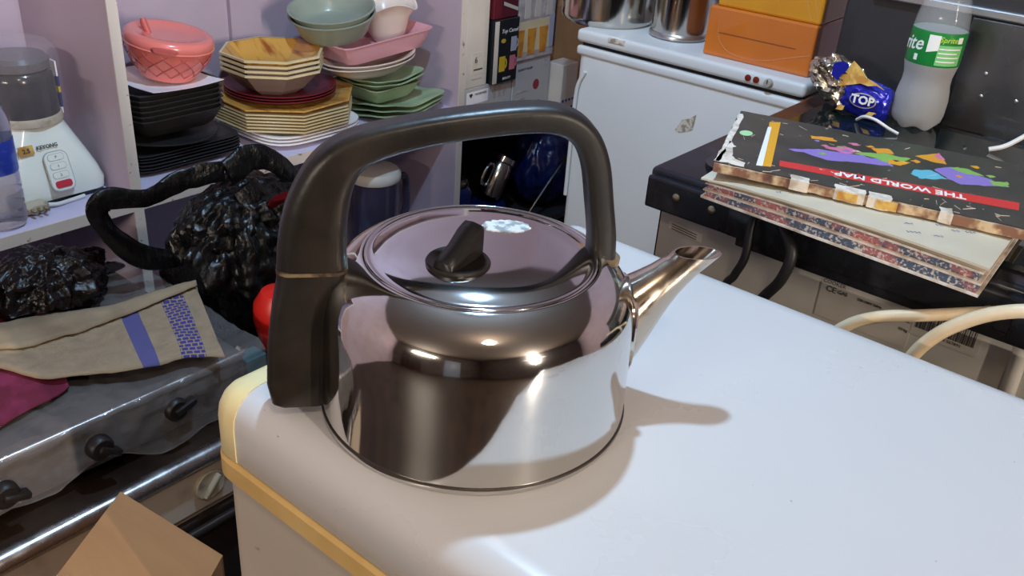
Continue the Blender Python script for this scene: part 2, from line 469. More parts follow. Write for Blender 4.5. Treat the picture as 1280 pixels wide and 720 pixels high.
# ------------------------------------------------------------------ room shell
RX0, RX1, RY0, RY1, RZ = -1.20, 4.6, -4.5, 2.3, 2.6
struct(link('floor', box(RX0 - .1, RX1 + .1, RY0 - .1, RY1 + .1, -0.1, 0.0), M['floor'], smooth=False))
struct(link('ceiling', box(RX0 - .1, RX1 + .1, RY0 - .1, RY1 + .1, RZ, RZ + .1), M['ceil'], smooth=False))
struct(link('wall_left', box(RX0 - .1, RX0, RY0, RY1, 0, RZ), M['wall'], smooth=False))
struct(link('wall_right', box(RX1, RX1 + .1, RY0, RY1, 0, RZ), M['walldark'], smooth=False))
struct(link('wall_back', box(RX0 - .1, RX1 + .1, RY1, RY1 + .1, 0, RZ), M['wall'], smooth=False))
struct(link('wall_front', box(RX0 - .1, RX1 + .1, RY0 - .1, RY0, 0, RZ), M['walldark'], smooth=False))


def door(name, x0, x1, m):
    t = bpy.data.objects.new(name, None); COL.objects.link(t); struct(t)
    link('door_leaf', box(x0, x1, RY0, RY0 + .04, 0.0, 1.85, .004), m, t)
    g = G()
    for a, b in ((x0 - .07, x0), (x1, x1 + .07)): g.add(box(a, b, RY0, RY0 + .055, 0, 1.92, .004))
    g.add(box(x0 - .07, x1 + .07, RY0, RY0 + .055, 1.85, 1.92, .004))
    link('door_frame', g, m, t)
    link('door_handle', tube([(x0 + .08, RY0 + .04, 1.0), (x0 + .08, RY0 + .09, 1.0), (x0 + .19, RY0 + .09, 1.0)], .009), M['trimal'], t)


door('reflection_door', 1.9, 2.8, M['doorgrey'])  # unseen door added for the blue-grey reflection in the kettle
door('door_2', -0.55, 0.45, M['doorbrown'])


def bulb(loc, label):
    """pendant bulb on a cord; the light sits just under the glass"""
    t = thing('ceiling_lamp', label, 'lamp', (loc[0], loc[1], RZ))
    d = RZ - loc[2] - .05
    link('ceiling_rose', lathe([(0.045, 0), (0.045, -.012), (0.02, -.025), (0, -.026)], 24), M['lampbase'], t)
    link('lamp_cord', tube([(0, 0, -.02), (0, 0, -d * .5), (0, 0, -d + .125)], .003, 8, 0), M['cableblack'], t)
    link('lamp_holder', lathe([(0.006, -d + .13), (0.02, -d + .12), (0.02, -d + .055)], 24), M['lampbase'], t)
    link('bulb', lathe([(0.016, -d + .056), (0.03, -d + .042), (0.034, -d + .024), (0.026, -d + .008), (0.0, -d)], 24, cap0=False), M['lamp'], t)


bulb(KEY_LOC, 'white pendant bulb above the kettle')
bulb(FILL_LOC, 'warm pendant bulb over the shop floor')


def fill_tube(loc, along, label):
    """unseen fill light put in as a wall batten with a glowing tube; the area light sits just in front of it"""
    t = thing('fill_tube', label, 'lamp', loc)
    ax = Vector(along); nrm = Vector((ax.y, 0, 0)) * -1 if ax.y else Vector((0, 1, 0))
    h = ax * .62
    def bar(p0, p1, r, seg): return tube([p0, (p0 + p1) / 2, p1], r, seg, 0)
    bk = -nrm * .055
    if ax.y: link('batten', box(bk.x - .03, bk.x + .03, -.64, .64, -.025, .025, .004), M['lampbase'], t)
    else: link('batten', box(-.64, .64, bk.y - .03, bk.y + .03, -.025, .025, .004), M['lampbase'], t)
    link('glow_tube', bar(-h - nrm * .018, h - nrm * .018, .012, 14), M['lamp'], t)
    for s_ in (-1, 1): link('end_cap', bar(h * s_ - nrm * .018, h * (s_ * 1.03) - nrm * .018, .015, 14), M['lampbase'], t)


fill_tube(FILL_TUBE_A, (1, 0, 0), 'added fill tube, out of view on the wall above the doors')
fill_tube(FILL_TUBE_B, (0, 1, 0), 'added fill tube, out of view on the brown wall facing the cabinet')

# ------------------------------------------------------------------ front chest freezer
FX0, FX1, FY0, FY1 = -0.006, 1.15, 0.032, 0.512


def plan(off, r=0.026, n=8):
    """rounded-corner plan of the freezer, inset by off"""
    out = []
    rr = max(r - off, .004); q = r if off <= r - .004 else off + .004
    for (cx, cy, a) in ((FX1 - q, FY1 - q, 0), (FX0 + q, FY1 - q, 90), (FX0 + q, FY0 + q, 180), (FX1 - q, FY0 + q, 270)):
        for k in range(n + 1):
            t = math.radians(a + 90 * k / n)
            out.append((cx + rr * math.cos(t), cy + rr * math.sin(t)))
    return out


def loft(loops, cap0=True, cap1=True):
    v = []; f = []; n = len(loops[0])
    for l in loops: v += l
    for i in range(len(loops) - 1):
        for k in range(n):
            k2 = (k + 1) % n
            f.append((i * n + k, i * n + k2, (i + 1) * n + k2, (i + 1) * n + k))
    if cap0: f.append(tuple(range(n))[::-1])
    if cap1: f.append(tuple((len(loops) - 1) * n + k for k in range(n)))
    return v, f


def ploop(off, z): return [(x, y, z) for x, y in plan(off)]


fz = thing('chest_freezer', 'white chest freezer with yellowed cream edge, the kettle standing on its lid', 'freezer')
link('body', loft([ploop(.012, .02), ploop(.005, .05), ploop(.005, .768)]), M['frbody'], fz)
link('gasket', loft([ploop(.004, .7655), ploop(-.002, .7685), ploop(-.002, .7850), ploop(.004, .7885)]), M['gasket'], fz)
LIDP = [(.003, .788), (.0, .791), (.0, .822), (.0012, .8305), (.0048, .8385), (.0100, .8440), (.0165, .8478), (.0240, .8496), (.0310, .8500)]
link('lid', loft([ploop(o_, z_) for o_, z_ in LIDP]), M['frw'], fz, angle=60)
# cream cap over the left end of the lid: the same section a hair proud, cut off straight
cv, cf = loft([ploop(o_ - .0008, z_ + (.0006 if o_ > .008 else 0)) for o_, z_ in LIDP])
bm = bmesh.new(); bv_ = [bm.verts.new(p) for p in cv]
for f_ in cf: bm.faces.new([bv_[i] for i in f_])
r_ = bmesh.ops.bisect_plane(bm, geom=bm.verts[:] + bm.edges[:] + bm.faces[:], plane_co=(.033, 0, 0), plane_no=(1, .06, 0), clear_outer=True)
bmesh.ops.holes_fill(bm, edges=[e for e in bm.edges if e.is_boundary])
bm.verts.index_update()
link('edge_cap', ([v.co.copy() for v in bm.verts], [[v.index for v in f.verts] for f in bm.faces]), M['cream'], fz, angle=50)
bm.free()
for k, (x, y) in enumerate(((.12, .08), (.9, .08), (.12, .43), (.9, .43))):
    link('foot', lathe([(.025, 0), (.03, .004), (.03, .022)], 16), M['blackgl'], fz, loc=(x, y, 0))

# ------------------------------------------------------------------ kettle
KX, KY, KZ = 0.1566, 0.1663, 0.850
kt = thing('kettle', 'large polished steel kettle with black handle and short spout on the freezer lid', 'kettle', (KX, KY, KZ), (0, 0, math.radians(50)))
body = link('body', lathe([(.1120, .0006), (.1158, .0010), (.1168, .003), (.1162, .0055), (.1160, .008), (.1158, .03), (.1152, .06), (.1145, .080), (.1135, .090), (.1112, .1005),
                    (.1075, .1085), (.1025, .1150), (.0965, .1200), (.0905, .1238), (.0868, .1255), (.0853, .1259), (.0847, .1253), (.0845, .1180)], 128, cap1=False), M['steel'], kt, angle=60)
link('base_seam', lathe([(.1150, .0050), (.1170, .0054), (.1172, .0062), (.1170, .0070), (.1150, .0074)], 96, cap0=False, cap1=False), M['seamdark'], body)
LP = [(.0838, .1210), (.0840, .1252), (.0834, .1264), (.0822, .1267), (.0806, .1258), (.0790, .1258), (.0770, .1268), (.0735, .1284), (.0690, .1300), (.0630, .1314),
      (.0550, .1326), (.0450, .1335), (.0320, .1341), (.0160, .1344), (0, .1345)]
lid = link('lid', lathe(LP, 128, cap0=True), M['lidsteel'], kt, angle=60)


def lidz(r):
    for (r0, z0), (r1, z1) in zip(LP[6:], LP[7:]):
        if r1 <= r <= r0: return z1 + (z0 - z1) * (r - r1) / (r0 - r1)
    return .1345


# knob: offset towards the near side of the lid
ck, sk = math.cos(math.radians(-50)), math.sin(math.radians(-50))


def kl(x, y):
    dx, dy = x - KX, y - KY
    return (ck * dx - sk * dy, sk * dx + ck * dy)


kx, ky = kl(.1655, .131)
kn = link('knob_base', lathe([(.0215, .1310), (.0225, .1345), (.0215, .1360), (.018, .1358), (.0165, .1347), (.0, .1345)], 40), M['bake'], lid, loc=(kx, ky, 0))
kn.parent = kt
fin_path = []
prof = [(-.020, .000), (-.019, .006), (-.012, .0095), (-.002, .0135), (.010, .0215), (.0165, .024), (.0205, .0215), (.0205, .014), (.0200, .000)]


def fin(prof, hw):
    """rounded grip: side outline swept across its width with rounded shoulders"""
    v = []; f = []; n = len(prof)
    for (s, o) in ((-hw, .0025), (-hw * .8, .0006), (0, 0), (hw * .8, .0006), (hw, .0025)):
        for x, z in prof: v.append((x * (1 - o * 30), s, max(z - o, 0)))
    for i in range(4):
        for k in range(n):
            k2 = (k + 1) % n
            f.append((i * n + k, i * n + k2, (i + 1) * n + k2, (i + 1) * n + k))
    f.append(tuple(range(n))[::-1]); f.append(tuple(4 * n + k for k in range(n)))
    return v, f


link('knob_grip', fin(prof, .0078), M['bake'], kt, loc=(kx, ky, .1345), rot=(0, 0, math.radians(48)), angle=50)
# sticker residue
sx, sy = kl(.150, .2005)
rp = []
for k in range(60):
    a = 2 * math.pi * k / 60
    q = 1 + 0.16 * noise.noise((math.cos(a) * 4, math.sin(a) * 4, .3)) + 0.05 * math.sin(19 * a)
    rp.append((.0185 * q * math.cos(a), .0115 * q * math.sin(a)))
ca, sa = math.cos(math.radians(-2)), math.sin(math.radians(-2))
v = []; f = []
for ring in (0.0, .35, .7, .97, 1.0):
    for a, b in rp:
        x_, y_ = sx + (a * ca - b * sa) * ring, sy + (a * sa + b * ca) * ring
        v.append((x_, y_, lidz(math.hypot(x_, y_)) + (.0007 if ring < .98 else -.0003)))
for i in range(4):
    for k in range(60): f.append((i * 60 + k, i * 60 + (k + 1) % 60, (i + 1) * 60 + (k + 1) % 60, (i + 1) * 60 + k))
link('sticker_residue', (v, f), M['residue'], kt)

# handle: section swept along a path in the kettle's own x-z plane
hp = [(-.1195, 0, .1205), (-.1185, 0, .140), (-.1140, 0, .165), (-.1035, 0, .190), (-.0860, 0, .2055), (-.0500, 0, .2165), (-.010, 0, .2235), (.030, 0, .2275), (.0520, 0, .2245),
      (.0670, 0, .2135), (.0765, 0, .194), (.0825, 0, .165), (.0870, 0, .140), (.0885, 0, .1195)]
th = [.0480, .0460, .0410, .0330, .0245, .0205, .0195, .0190, .0190, .0190, .0190, .0190, .0195, .0205]
dp = [.0340, .0330, .0320, .0300, .0280, .0265, .0260, .0255, .0250, .0245, .0240, .0240, .0240, .0240]
P = catmull(hp, 5); T_ = catmull([(t, d, 0) for t, d in zip(th, dp)], 5)
v = []; f = []
S = rrect(1, 1, .30, 5)
for i, p in enumerate(P):
    t = (P[min(i + 1, len(P) - 1)] - P[max(i - 1, 0)]).normalized()
    if i == 0: t = Vector((0, 0, 1))
    if i == len(P) - 1: t = Vector((0, 0, -1))
    nrm = Vector((-t.z, 0, t.x))
    for a, b in S: v.append(p + nrm * (a * T_[i].x) + Vector((0, b * T_[i].y, 0)))
ns = len(S)
for i in range(len(P) - 1):
    for k in range(ns):
        k2 = (k + 1) % ns; f.append((i * ns + k, i * ns + k2, (i + 1) * ns + k2, (i + 1) * ns + k))
f.append(tuple(range(ns))); f.append(tuple((len(P) - 1) * ns + k for k in range(ns))[::-1])
hd = link('handle', (v, f), M['bake'], kt, angle=60)
# lower housing hugging the body
loops = []
for z, a0, a1, d in ((.0110, -.1475, -.1140, .036), (.0140, -.1520, -.1130, .039), (.030, -.1545, -.1125, .040), (.062, -.1525, -.1115, .040), (.085, -.1490, -.1105, .039),
                     (.100, -.1460, -.1050, .037), (.112, -.1435, -.0985, .035), (.1185, -.1435, -.0955, .034)):
    loops.append([((a0 + a1) / 2 + (a1 - a0) * a, d * b, z) for a, b in rrect(1, 1, .16, 4)])
link('handle_housing', loft(loops), M['bake'], kt, angle=50)
link('handle_seam', loft([[(-.1195 + .0486 * a, .0346 * b, z) for a, b in rrect(1, 1, .2, 4)] for z in (.1182, .1208)]), M['bakeseam'], kt)
link('handle_foot', lathe([(.0145, .1160), (.0150, .1215), (.0125, .1240), (.0, .1245)], 24, shape=lambda t: 1.0), M['bakeseam'], kt, loc=(.0885, 0, 0))
# spout
SA, SB = Vector((.0980, 0, .0590)), Vector((.1560, 0, .1145))
sax = (SB - SA).normalized(); sn1 = Vector((-sax.z, 0, sax.x))
SR_ = [.0345, .0318, .0285, .0250, .0215, .0185, .0160, .0143, .0132]
SP = [SA.lerp(SB, i / 8) for i in range(9)]
v = []; f = []; sg = 32
for i, p in enumerate(SP):
    for k in range(sg):
        a = 2 * math.pi * k / sg
        v.append(p + sn1 * (math.cos(a) * SR_[i]) + Vector((0, math.sin(a) * SR_[i] * .9, 0)))
# the mouth is cut level: run every generatrix on to one height
ZM = .1225
for ring, dz in ((1, 0.0),):
    for k in range(sg):
        q = v[8 * sg + k]; t_ = (ZM - q.z) / sax.z
        v.append(q + sax * t_)
for k in range(sg):      # keep the last full ring below the cut
    q = v[8 * sg + k]
    if q.z > ZM - .001:
        t_ = (ZM - .004 - q.z) / sax.z; v[8 * sg + k] = q + sax * t_
SP.append(SB)
nl = len(SP)
for i in range(nl - 1):
    for k in range(sg):
        k2 = (k + 1) % sg; f.append((i * sg + k, i * sg + k2, (i + 1) * sg + k2, (i + 1) * sg + k))
# inner wall going back into the mouth
base = len(v)
for j, (i, s) in enumerate(((nl - 1, .90), (nl - 3, .86), (nl - 5, .8))):
    c = sum((v[i * sg + k] for k in range(sg)), Vector()) / sg
    for k in range(sg): v.append(c + (v[i * sg + k] - c) * s)
    src = (nl - 1) * sg if j == 0 else base + (j - 1) * sg
    for k in range(sg):
        k2 = (k + 1) % sg; f.append((src + k, src + k2, base + j * sg + k2, base + j * sg + k))
f.append(tuple(base + 2 * sg + k for k in range(sg)))
spo = link('spout', (v, f), M['spoutsteel'], kt, angle=50)
collar = [(.1128, .0355 * math.sin(2 * math.pi * k / 24), .0650 + .0370 * math.cos(2 * math.pi * k / 24)) for k in range(25)]
collar = [(math.sqrt(max(.1156 ** 2 - y * y, 0)) - (.004 if z > .093 else .0), y, z) for _, y, z in collar]
link('spout_collar', tube(collar, .0022, 8, 2), M['steel'], spo)

# ------------------------------------------------------------------ shelf cabinet (left)
CF, CB = -0.85, -1.15
SH = 0.612
cb = thing('shelf_cabinet', 'lavender open shelf cabinet with cream edges holding stacked dishes and a blender', 'cabinet', (0, 0, 0))
link('back_panel', box(CB - .015, CB, -.35, 1.27, .05, 1.35), M['cab'], cb, smooth=False)


def board(name, x0, x1, y0, y1, z0, z1, m=None, front=True):
    o = link(name, box(x0, x1 - .002 if front else x1, y0, y1, z0, z1, .001, 1), m or M['cab'], cb, smooth=False)
    if front: link('edge_band', box(x1 - .0025, x1, y0, y1, z0, z1), M['cabedge'], o, smooth=False)
    return o


board('divider', CB, CF, .438, .456, .05, 1.35)
board('side_panel', CB, CF, 1.250, 1.268, .05, 1.35)
board('side_panel', CB, CF, -.368, -.35, .05, 1.35)
board('shelf', CB, CF, -.35, .438, SH - .020, SH, M['shelftop'])
board('shelf', CB, CF, .456, 1.250, SH - .020, SH, M['shelftop'])
board('shelf', CB, CF, .456, 1.250, .235, .255, M['shelftop'])
board('shelf', CB, CF, -.35, .438, .235, .255, M['shelftop'])
board('top_board', CB, CF, -.35, 1.250, 1.33, 1.35)
link('batten', box(CB, CB + .012, .855, .90, SH, 1.33), M['cab'], cb, smooth=False)
link('plinth', box(CB, CF - .02, -.35, 1.25, 0, .06), M['cab'], cb, smooth=False)


# ---- crockery builders
def sq(n=7): return lambda t: (abs(math.cos(t)) ** n + abs(math.sin(t)) ** n) ** (-1.0 / n)


def dish_vf(ro, h, rb, seg=40, shape=None, t=.0035, lip=.004, a0=0.0, wave=None, curve=.5):
    rm = rb + (ro - rb) * .55
    prof = [(0, .001), (rb * .94, .001), (rb * .96, 0), (rb, 0), (rb + (ro - rb) * .3, h * .22), (rm, h * curve), (ro - lip, h - t), (ro, h - t * .6), (ro, h), (ro - lip, h),
            (rm - t, h * curve + t), (rb + (ro - rb) * .2, h * .22 + t), (rb * .9, t + .001), (0, t + .001)]
    return lathe(prof, seg, shape, a0=a0, wave=wave, cap0=False, cap1=False)


def dish(name, vf, m, label, cat, loc, rot=(0, 0, 0), group=None, smooth=True, angle=40):
    o = link(name, vf, m, None, smooth, loc, rot, angle)
    return tag(o, label, cat, group)


def copies(src, locs, labels=None):
    out = []
    for k, l in enumerate(locs):
        c = src.copy(); COL.objects.link(c); c.location = l
        if labels: c['label'] = labels[k]
        for ch in src.children:
            d = ch.copy(); COL.objects.link(d); d.parent = c
        out.append(c)
    return out


ORD = ['lowest', 'second', 'third', 'fourth', 'fifth', 'sixth', 'seventh']
vf = dish_vf(.112, .012, .085, 48, sq(9), t=.0026)
for k in range(6):
    dish('square_plate', vf, M['blackdish'], ORD[k] + (' flat black square plate of the shelf stack' if k == 0 else ' flat black square plate up from the shelf in its stack'), 'plate',
         (-1.030 + random.uniform(-.003, .003), .608 + random.uniform(-.003, .003), SH + .0056 * k), group='flat black square plates')
vf = dish_vf(.112, .016, .075, 64, t=.003)
dish('round_plate', vf, M['blackdish'], 'wide round black plate between the flat plates and square bowls', 'plate', (-1.018, .590, SH + .0415), (math.radians(-3), math.radians(2), 0))
vf = dish_vf(.092, .036, .068, 48, sq(9), t=.0028)
for k in range(6):
    dish('square_bowl', vf, M['blackdish'], ORD[k] + (' deep black square bowl, resting on the round black plate' if k == 0 else ' deep black square bowl up in the stack under the pink bowl'), 'bowl',
         (-1.028 + random.uniform(-.0006, .0006), .607 + random.uniform(-.0006, .0006), SH + .0590 + .0096 * k), group='deep black square bowls')
pp = grid(14, 12, lambda u, vv: (-1.100 + .175 * u, .540 + .145 * vv, SH + .1440 + .0006 * noise.noise((u * 4, vv * 4, 0)) + .14 * max(0, math.hypot(-1.100 + .175 * u + 1.005, .540 + .145 * vv - .618) - .060)), .0006)
tag(link('paper_sheet', pp, M['whitedish']), 'white paper sheet between the black bowls and the pink bowl', 'paper')

# pink quilted bowl with lid
pb = thing('pink_bowl', 'salmon pink quilted lidded bowl tilted on the black square bowls', 'bowl', (-1.005, .618, SH + .1535), (math.radians(-6), math.radians(7), 0))
pb.scale = (.94, .94, .94)
prof = [(0, .002), (.046, .002), (.048, 0), (.052, 0), (.056, .010), (.072, .034), (.080, .056), (.0815, .062)]
link('bowl_body', lathe(prof, 64, cap0=False, cap1=False), M['pinkdish'], pb)
link('bowl_lid', lathe([(.0815, .062), (.0835, .066), (.0838, .074), (.0805, .0815), (.0735, .0850), (.066, .0840), (.058, .0790), (.03, .077), (0, .0765)], 64, cap0=False), M['pinkdish'], pb)
for dr in (1, -1):
    for k in range(14):
        a = 2 * math.pi * k / 14
        pts = []
        for j in range(8):
            s = j / 7; z = .010 + .047 * s
            r = .056 + (.080 - .056) * (min(s * 1.25, 1) ** .8) + .0006
            aa = a + dr * s * .75
            pts.append((r * math.cos(aa), r * math.sin(aa), z))
        link('quilt_line', tube(pts, .0008, 5, 0), M['pinkquilt'], pb)
link('beaded_rim', tube([(.0828 * math.cos(2 * math.pi * k / 40), .0828 * math.sin(2 * math.pi * k / 40), .0635) for k in range(41)], .0022, 6, 0), M['pinkdish'], pb)
link('side_handle', loft([[(.078 + .016 * j, (a * (.05 - .012 * j)), .0705 + b * .009) for a, b in rrect(1, 1, .45, 4)] for j in (0, .7, 1)]), M['pinkquilt'], pb, rot=(0, 0, math.radians(-38)))
link('lid_tab', tube([(-.02, -.03, .074), (-.03, -.035, .092), (-.034, -.036, .100)], [.006, .007, .005], 10), M['pinkquilt'], pb)

# white plates
vf = dish_vf(.122, .015, .085, 48, sq(4), t=.0042)
for k in range(3):
    dish('white_plate', vf, M['whitedish'], ['lowest glossy white plate lying on the shelf under the octagonal plates', 'middle glossy white plate under the octagonal plates', 'top glossy white plate touching the octagonal plates'][k], 'plate',
         (-.985, .872, SH + .0068 * k), group='white plates under the octagonal plates')
# octagonal cream plates
vf = dish_vf(.146, .013, .10, 8, t=.0042, a0=math.pi / 8)
for k in range(6):
    dish('octagonal_plate', vf, M['creamdish'], ORD[k] + ' plain cream octagonal plate up from the white plates', 'plate',
         (-.990 + random.uniform(-.001, .001), .868 + random.uniform(-.001, .001), SH + .0250 + .0066 * k), group='cream octagonal plates', smooth=False)
vf = dish_vf(.148, .016, .10, 8, t=.004, a0=math.pi / 8, wave=lambda t, r, z: .002 * math.sin(2 * t + .6) * max(0, (r - .08) / .06))
dish('octagonal_plate', vf, M['tandish'], 'tan wood-effect octagonal plate topping the cream octagonal plates', 'plate', (-.990, .868, SH + .0660), smooth=False)
# maroon plates
vf = dish_vf(.112, .015, .080, 64, t=.003)
for k in range(3):
    dish('maroon_plate', vf, M['maroondish'], ['lowest', 'middle', 'top'][k] + ' of three round maroon plates beneath the octagonal bowls', 'plate', (-.994, .863, SH + .0735 + .0055 * k), group='maroon plates')
# octagonal bowls
vf = dish_vf(.104, .050, .050, 8, t=.004, a0=math.pi / 8)
for k in range(4):
    o = dish('octagonal_bowl', vf, M['tandish'] if k == 3 else M['greigedish'], ['lowest nested octagonal bowl, greige underside on the maroon plates', 'second nested octagonal bowl with cream rim', 'third nested octagonal bowl with cream rim', 'wood-effect glazed octagonal bowl, topmost of the nested bowls'][k],
             'bowl', (-.992, .846, SH + .0886 + .0098 * k), group='nested octagonal bowls', smooth=False)
    link('rim', lathe([(.0995, .0465), (.1046, .0465), (.1046, .0508), (.0995, .0508)], 8, a0=math.pi / 8, cap0=False, cap1=False), M['creamdish'], o, False)

# green dishes
wv = lambda amp: (lambda t, r, z: amp * math.cos(4 * t + math.pi) * max(0, (r - .05) / .07))
vf = dish_vf(.104, .012, .070, 64, sq(8), t=.003, wave=wv(.009))
for k, (z, y, rz) in enumerate(((.004, 1.117, 4), (.014, 1.125, 0), (.026, 1.128, -3))):
    dish('green_plate', vf, M['greendish'], ['pale green wavy square plate lying flat on the shelf', 'pale green wavy square plate in the middle of the green stack', 'pale green wavy square plate directly under the deep green bowl'][k],
         'plate', (-.965, y, SH + z), (0, 0, math.radians(rz)), 'pale green wavy plates')
vf = dish_vf(.074, .034, .052, 48, sq(12), t=.003)
dish('green_bowl', vf, M['greendish'], 'deep pale green square bowl on the green plates', 'bowl', (-.955, 1.092, SH + .0395), (0, 0, math.radians(3)))
vf = dish_vf(.078, .016, .055, 64, sq(8), t=.003, wave=wv(.009))
for k, z in enumerate((.0705, .0792)):
    dish('green_saucer', vf, M['greendish'], ['small pale green saucer resting in the deep green bowl', 'small pale green wavy saucer under the white oval dishes'][k], 'dish', (-.950, 1.093, SH + z), (math.radians(2), 0, math.radians(3 * k)))
# white oval dishes
vf = dish_vf(.118, .034, .06, 64, lambda t: 1.0 / math.sqrt(math.cos(t) ** 2 / .72 ** 2 + math.sin(t) ** 2), t=.003, curve=.45)
for k in (0, 1):
    dish('oval_dish', vf, M['ivorydish'], ['lower white oval dish above the green saucers', 'upper white oval dish directly under the dusty rose dish'][k], 'dish', (-.948, 1.062, SH + .0955 + .008 * k), (math.radians(3), 0, 0))
# dusty rose rectangular dish
vf = dish_vf(.130, .041, .105, 64, lambda t: (abs(math.cos(t) / .60) ** 12 + abs(math.sin(t)) ** 12) ** (-1 / 12), t=.004, lip=.004)
rs = dish('baking_dish', vf, M['rosedish'], 'dusty rose rectangular baking dish on the white oval dishes', 'dish', (-.962, 1.078, SH + .1392), (math.radians(3), 0, 0))
# ivory wavy bowl
vf = dish_vf(.068, .082, .030, 64, t=.003, curve=.70, wave=lambda t, r, z: .010 * math.cos(3 * t + 1.2) * max(0, (r - .045) / .023))
dish('wavy_bowl', vf, M['ivorydish'], 'ivory bowl with a wavy flared rim behind the grey-green bowls', 'bowl', (-.976, 1.144, SH + .1500), (math.radians(3), math.radians(1), 0))
# grey green bowls: nested along their own tilted axis
vf = dish_vf(.090, .046, .064, 64, None, t=.003, curve=.6)
from mathutils import Euler
gr_ = Euler((math.radians(10), math.radians(4), 0)); gax = gr_.to_matrix() @ Vector((0, 0, 1))
for k in (0, 1):
    dish('grey_bowl', vf, M['greydish'], ['outer grey-green bowl lying tilted on the baking dish', 'inner grey-green bowl nested in the tilted one'][k], 'bowl', Vector((-.972, .990, SH + .1835)) + gax * (.0125 * k), tuple(gr_))

# ---- blender
bl = thing('blender', 'white countertop blender with red button and smoky jar under plastic wrap', 'blender', (-.995, .3505, SH))
loops = []
for z, hx, hy, r in ((.000, .072, .080, .02), (.010, .074, .082, .02), (.0105, .076, .084, .02), (.030, .078, .086, .022), (.055, .074, .080, .025), (.085, .066, .071, .03), (.115, .057, .061, .035), (.140, .050, .053, .04), (.152, .047, .049, .042)):
    loops.append([(a, b, z * .84) for a, b in rrect(2 * hx, 2 * hy, r, 6)])
link('base_foot', loft(loops[:3]), M['blackgl'], bl)
bb = link('motor_base', loft(loops[2:]), M['blenderwhite'], bl, angle=50)
# sloped control panel frame on the +x face
Fp = frame((.0772, .004, .056), (0, 1, 0), (-.33, 0, .94))
link('control_panel', tr(prism(rrect(.040, .066, .012), (0, 0, 0), (1, 0, 0), (0, 1, 0), .0018), M=Fp), M['keyline'], bb)
link('control_face', tr(prism(rrect(.037, .063, .011), (0, 0, .0008), (1, 0, 0), (0, 1, 0), .0014), M=Fp), M['blenderwhite'], bb)
for k, m in enumerate(('redbutton', 'blenderwhite', 'blenderwhite', 'blenderwhite')):
    cy = -.0215 + k * .0148
    if k:
        link('button_outline', tr(prism(rrect(.027, .0115, .005, cx=0, cy=cy), (0, 0, .0018), (1, 0, 0), (0, 1, 0), .0008), M=Fp), M['keyline'], bb)
        link('button', tr(prism(rrect(.0255, .010, .0045, cx=0, cy=cy), (0, 0, .0018), (1, 0, 0), (0, 1, 0), .0014), M=Fp), M['blenderwhite'], bb)
        link('button_mark', tr(text_vf(' 21P'[k], .006), M=Fp @ Matrix.Translation((0, cy, .0034))), M['ink'], bb)
    else:
        link('button', tr(prism(rrect(.027, .0115, .004, cx=0, cy=cy), (0, 0, .0018), (1, 0, 0), (0, 1, 0), .0020), M=Fp), M['redbutton'], bb)
Ft = frame((.0612, -.006, .0950), (0, 1, 0), (-.34, 0, .94))
link('brand_lettering', tr(text_vf('KEYONG', .0085, bold=.0002), M=Ft @ Matrix.Translation((.004, 0, .0006))), M['ink'], bb)
link('rating_sticker', tr(prism(rrect(.024, .015, .001, cx=-.030), (0, 0, .0002), (1, 0, 0), (0, 1, 0), .0006), M=Ft), M['gold'], bb)
link('sticker_figure', tr(text_vf('2.5', .010, bold=.0003), M=Ft @ Matrix.Translation((-.030, -.001, .0010))), M['ink'], bb)
jr = link('jar', lathe([(.046, .125), (.052, .131), (.0535, .140), (.0525, .150), (.0520, .196), (.0500, .206), (.046, .210)], 48), M['smoke'], bl)
link('jar_cap', lathe([(.0460, .2105), (.0490, .213), (.0490, .226), (.043, .233), (0, .234)], 40), M['smokelid'], jr)
link('jar_ring', lathe([(.0525, .124), (.0560, .126), (.0560, .135), (.0540, .139)], 48), M['dial'], jr)
link('leaflet', box(-.012, .012, .055, .0575, .128, .215), M['whitedish'], jr, smooth=False)
link('leaflet_print', box(-.0125, .0125, .0548, .0580, .138, .190), M['bluepack'], jr, smooth=False)
link('leaflet_stripe', box(-.0128, .0128, .0546, .0583, .163, .173), M['mugyellow'], jr, smooth=False)
wrapv = lathe([(.060, .124), (.062, .135), (.060, .17), (.060, .205), (.058, .232), (.046, .246), (.022, .252), (0, .250)], 72, cap0=False)
wrapv = ([Vector(p) + Vector((p[0], p[1], 0)).normalized() * .006 * crumple(p, 34) + Vector((0, 0, .010 * crumple(p, 40) * (1 if p[2] > .22 else 0))) for p in wrapv[0]], wrapv[1])
link('plastic_wrap', wrapv, M['filmthin'], bl)

# ---- water bottle by the blender
wb = thing('water_bottle', 'clear ribbed water bottle with blue label beside the blender', 'bottle', (-.893, .247, SH))
prof = [(0, .002), (.022, 0), (.030, .004), (.033, .012), (.033, .03), (.031, .034), (.033, .038), (.033, .056), (.031, .060), (.033, .064), (.033, .085), (.0325, .09), (.0325, .145), (.033, .15), (.033, .165), (.026, .19), (.014, .208), (.0125, .212), (.0125, .225)]
link('bottle_body', lathe(prof, 40, cap0=False), M['watpet'], wb)
link('label_band', lathe([(.0332, .092), (.0334, .093), (.0334, .143), (.0332, .144)], 40, cap0=False, cap1=False), M['bluelabel'], wb)
link('cap', lathe([(.0145, .212), (.015, .214), (.015, .228), (.013, .230), (0, .230)], 30), M['bluelabel'], wb)

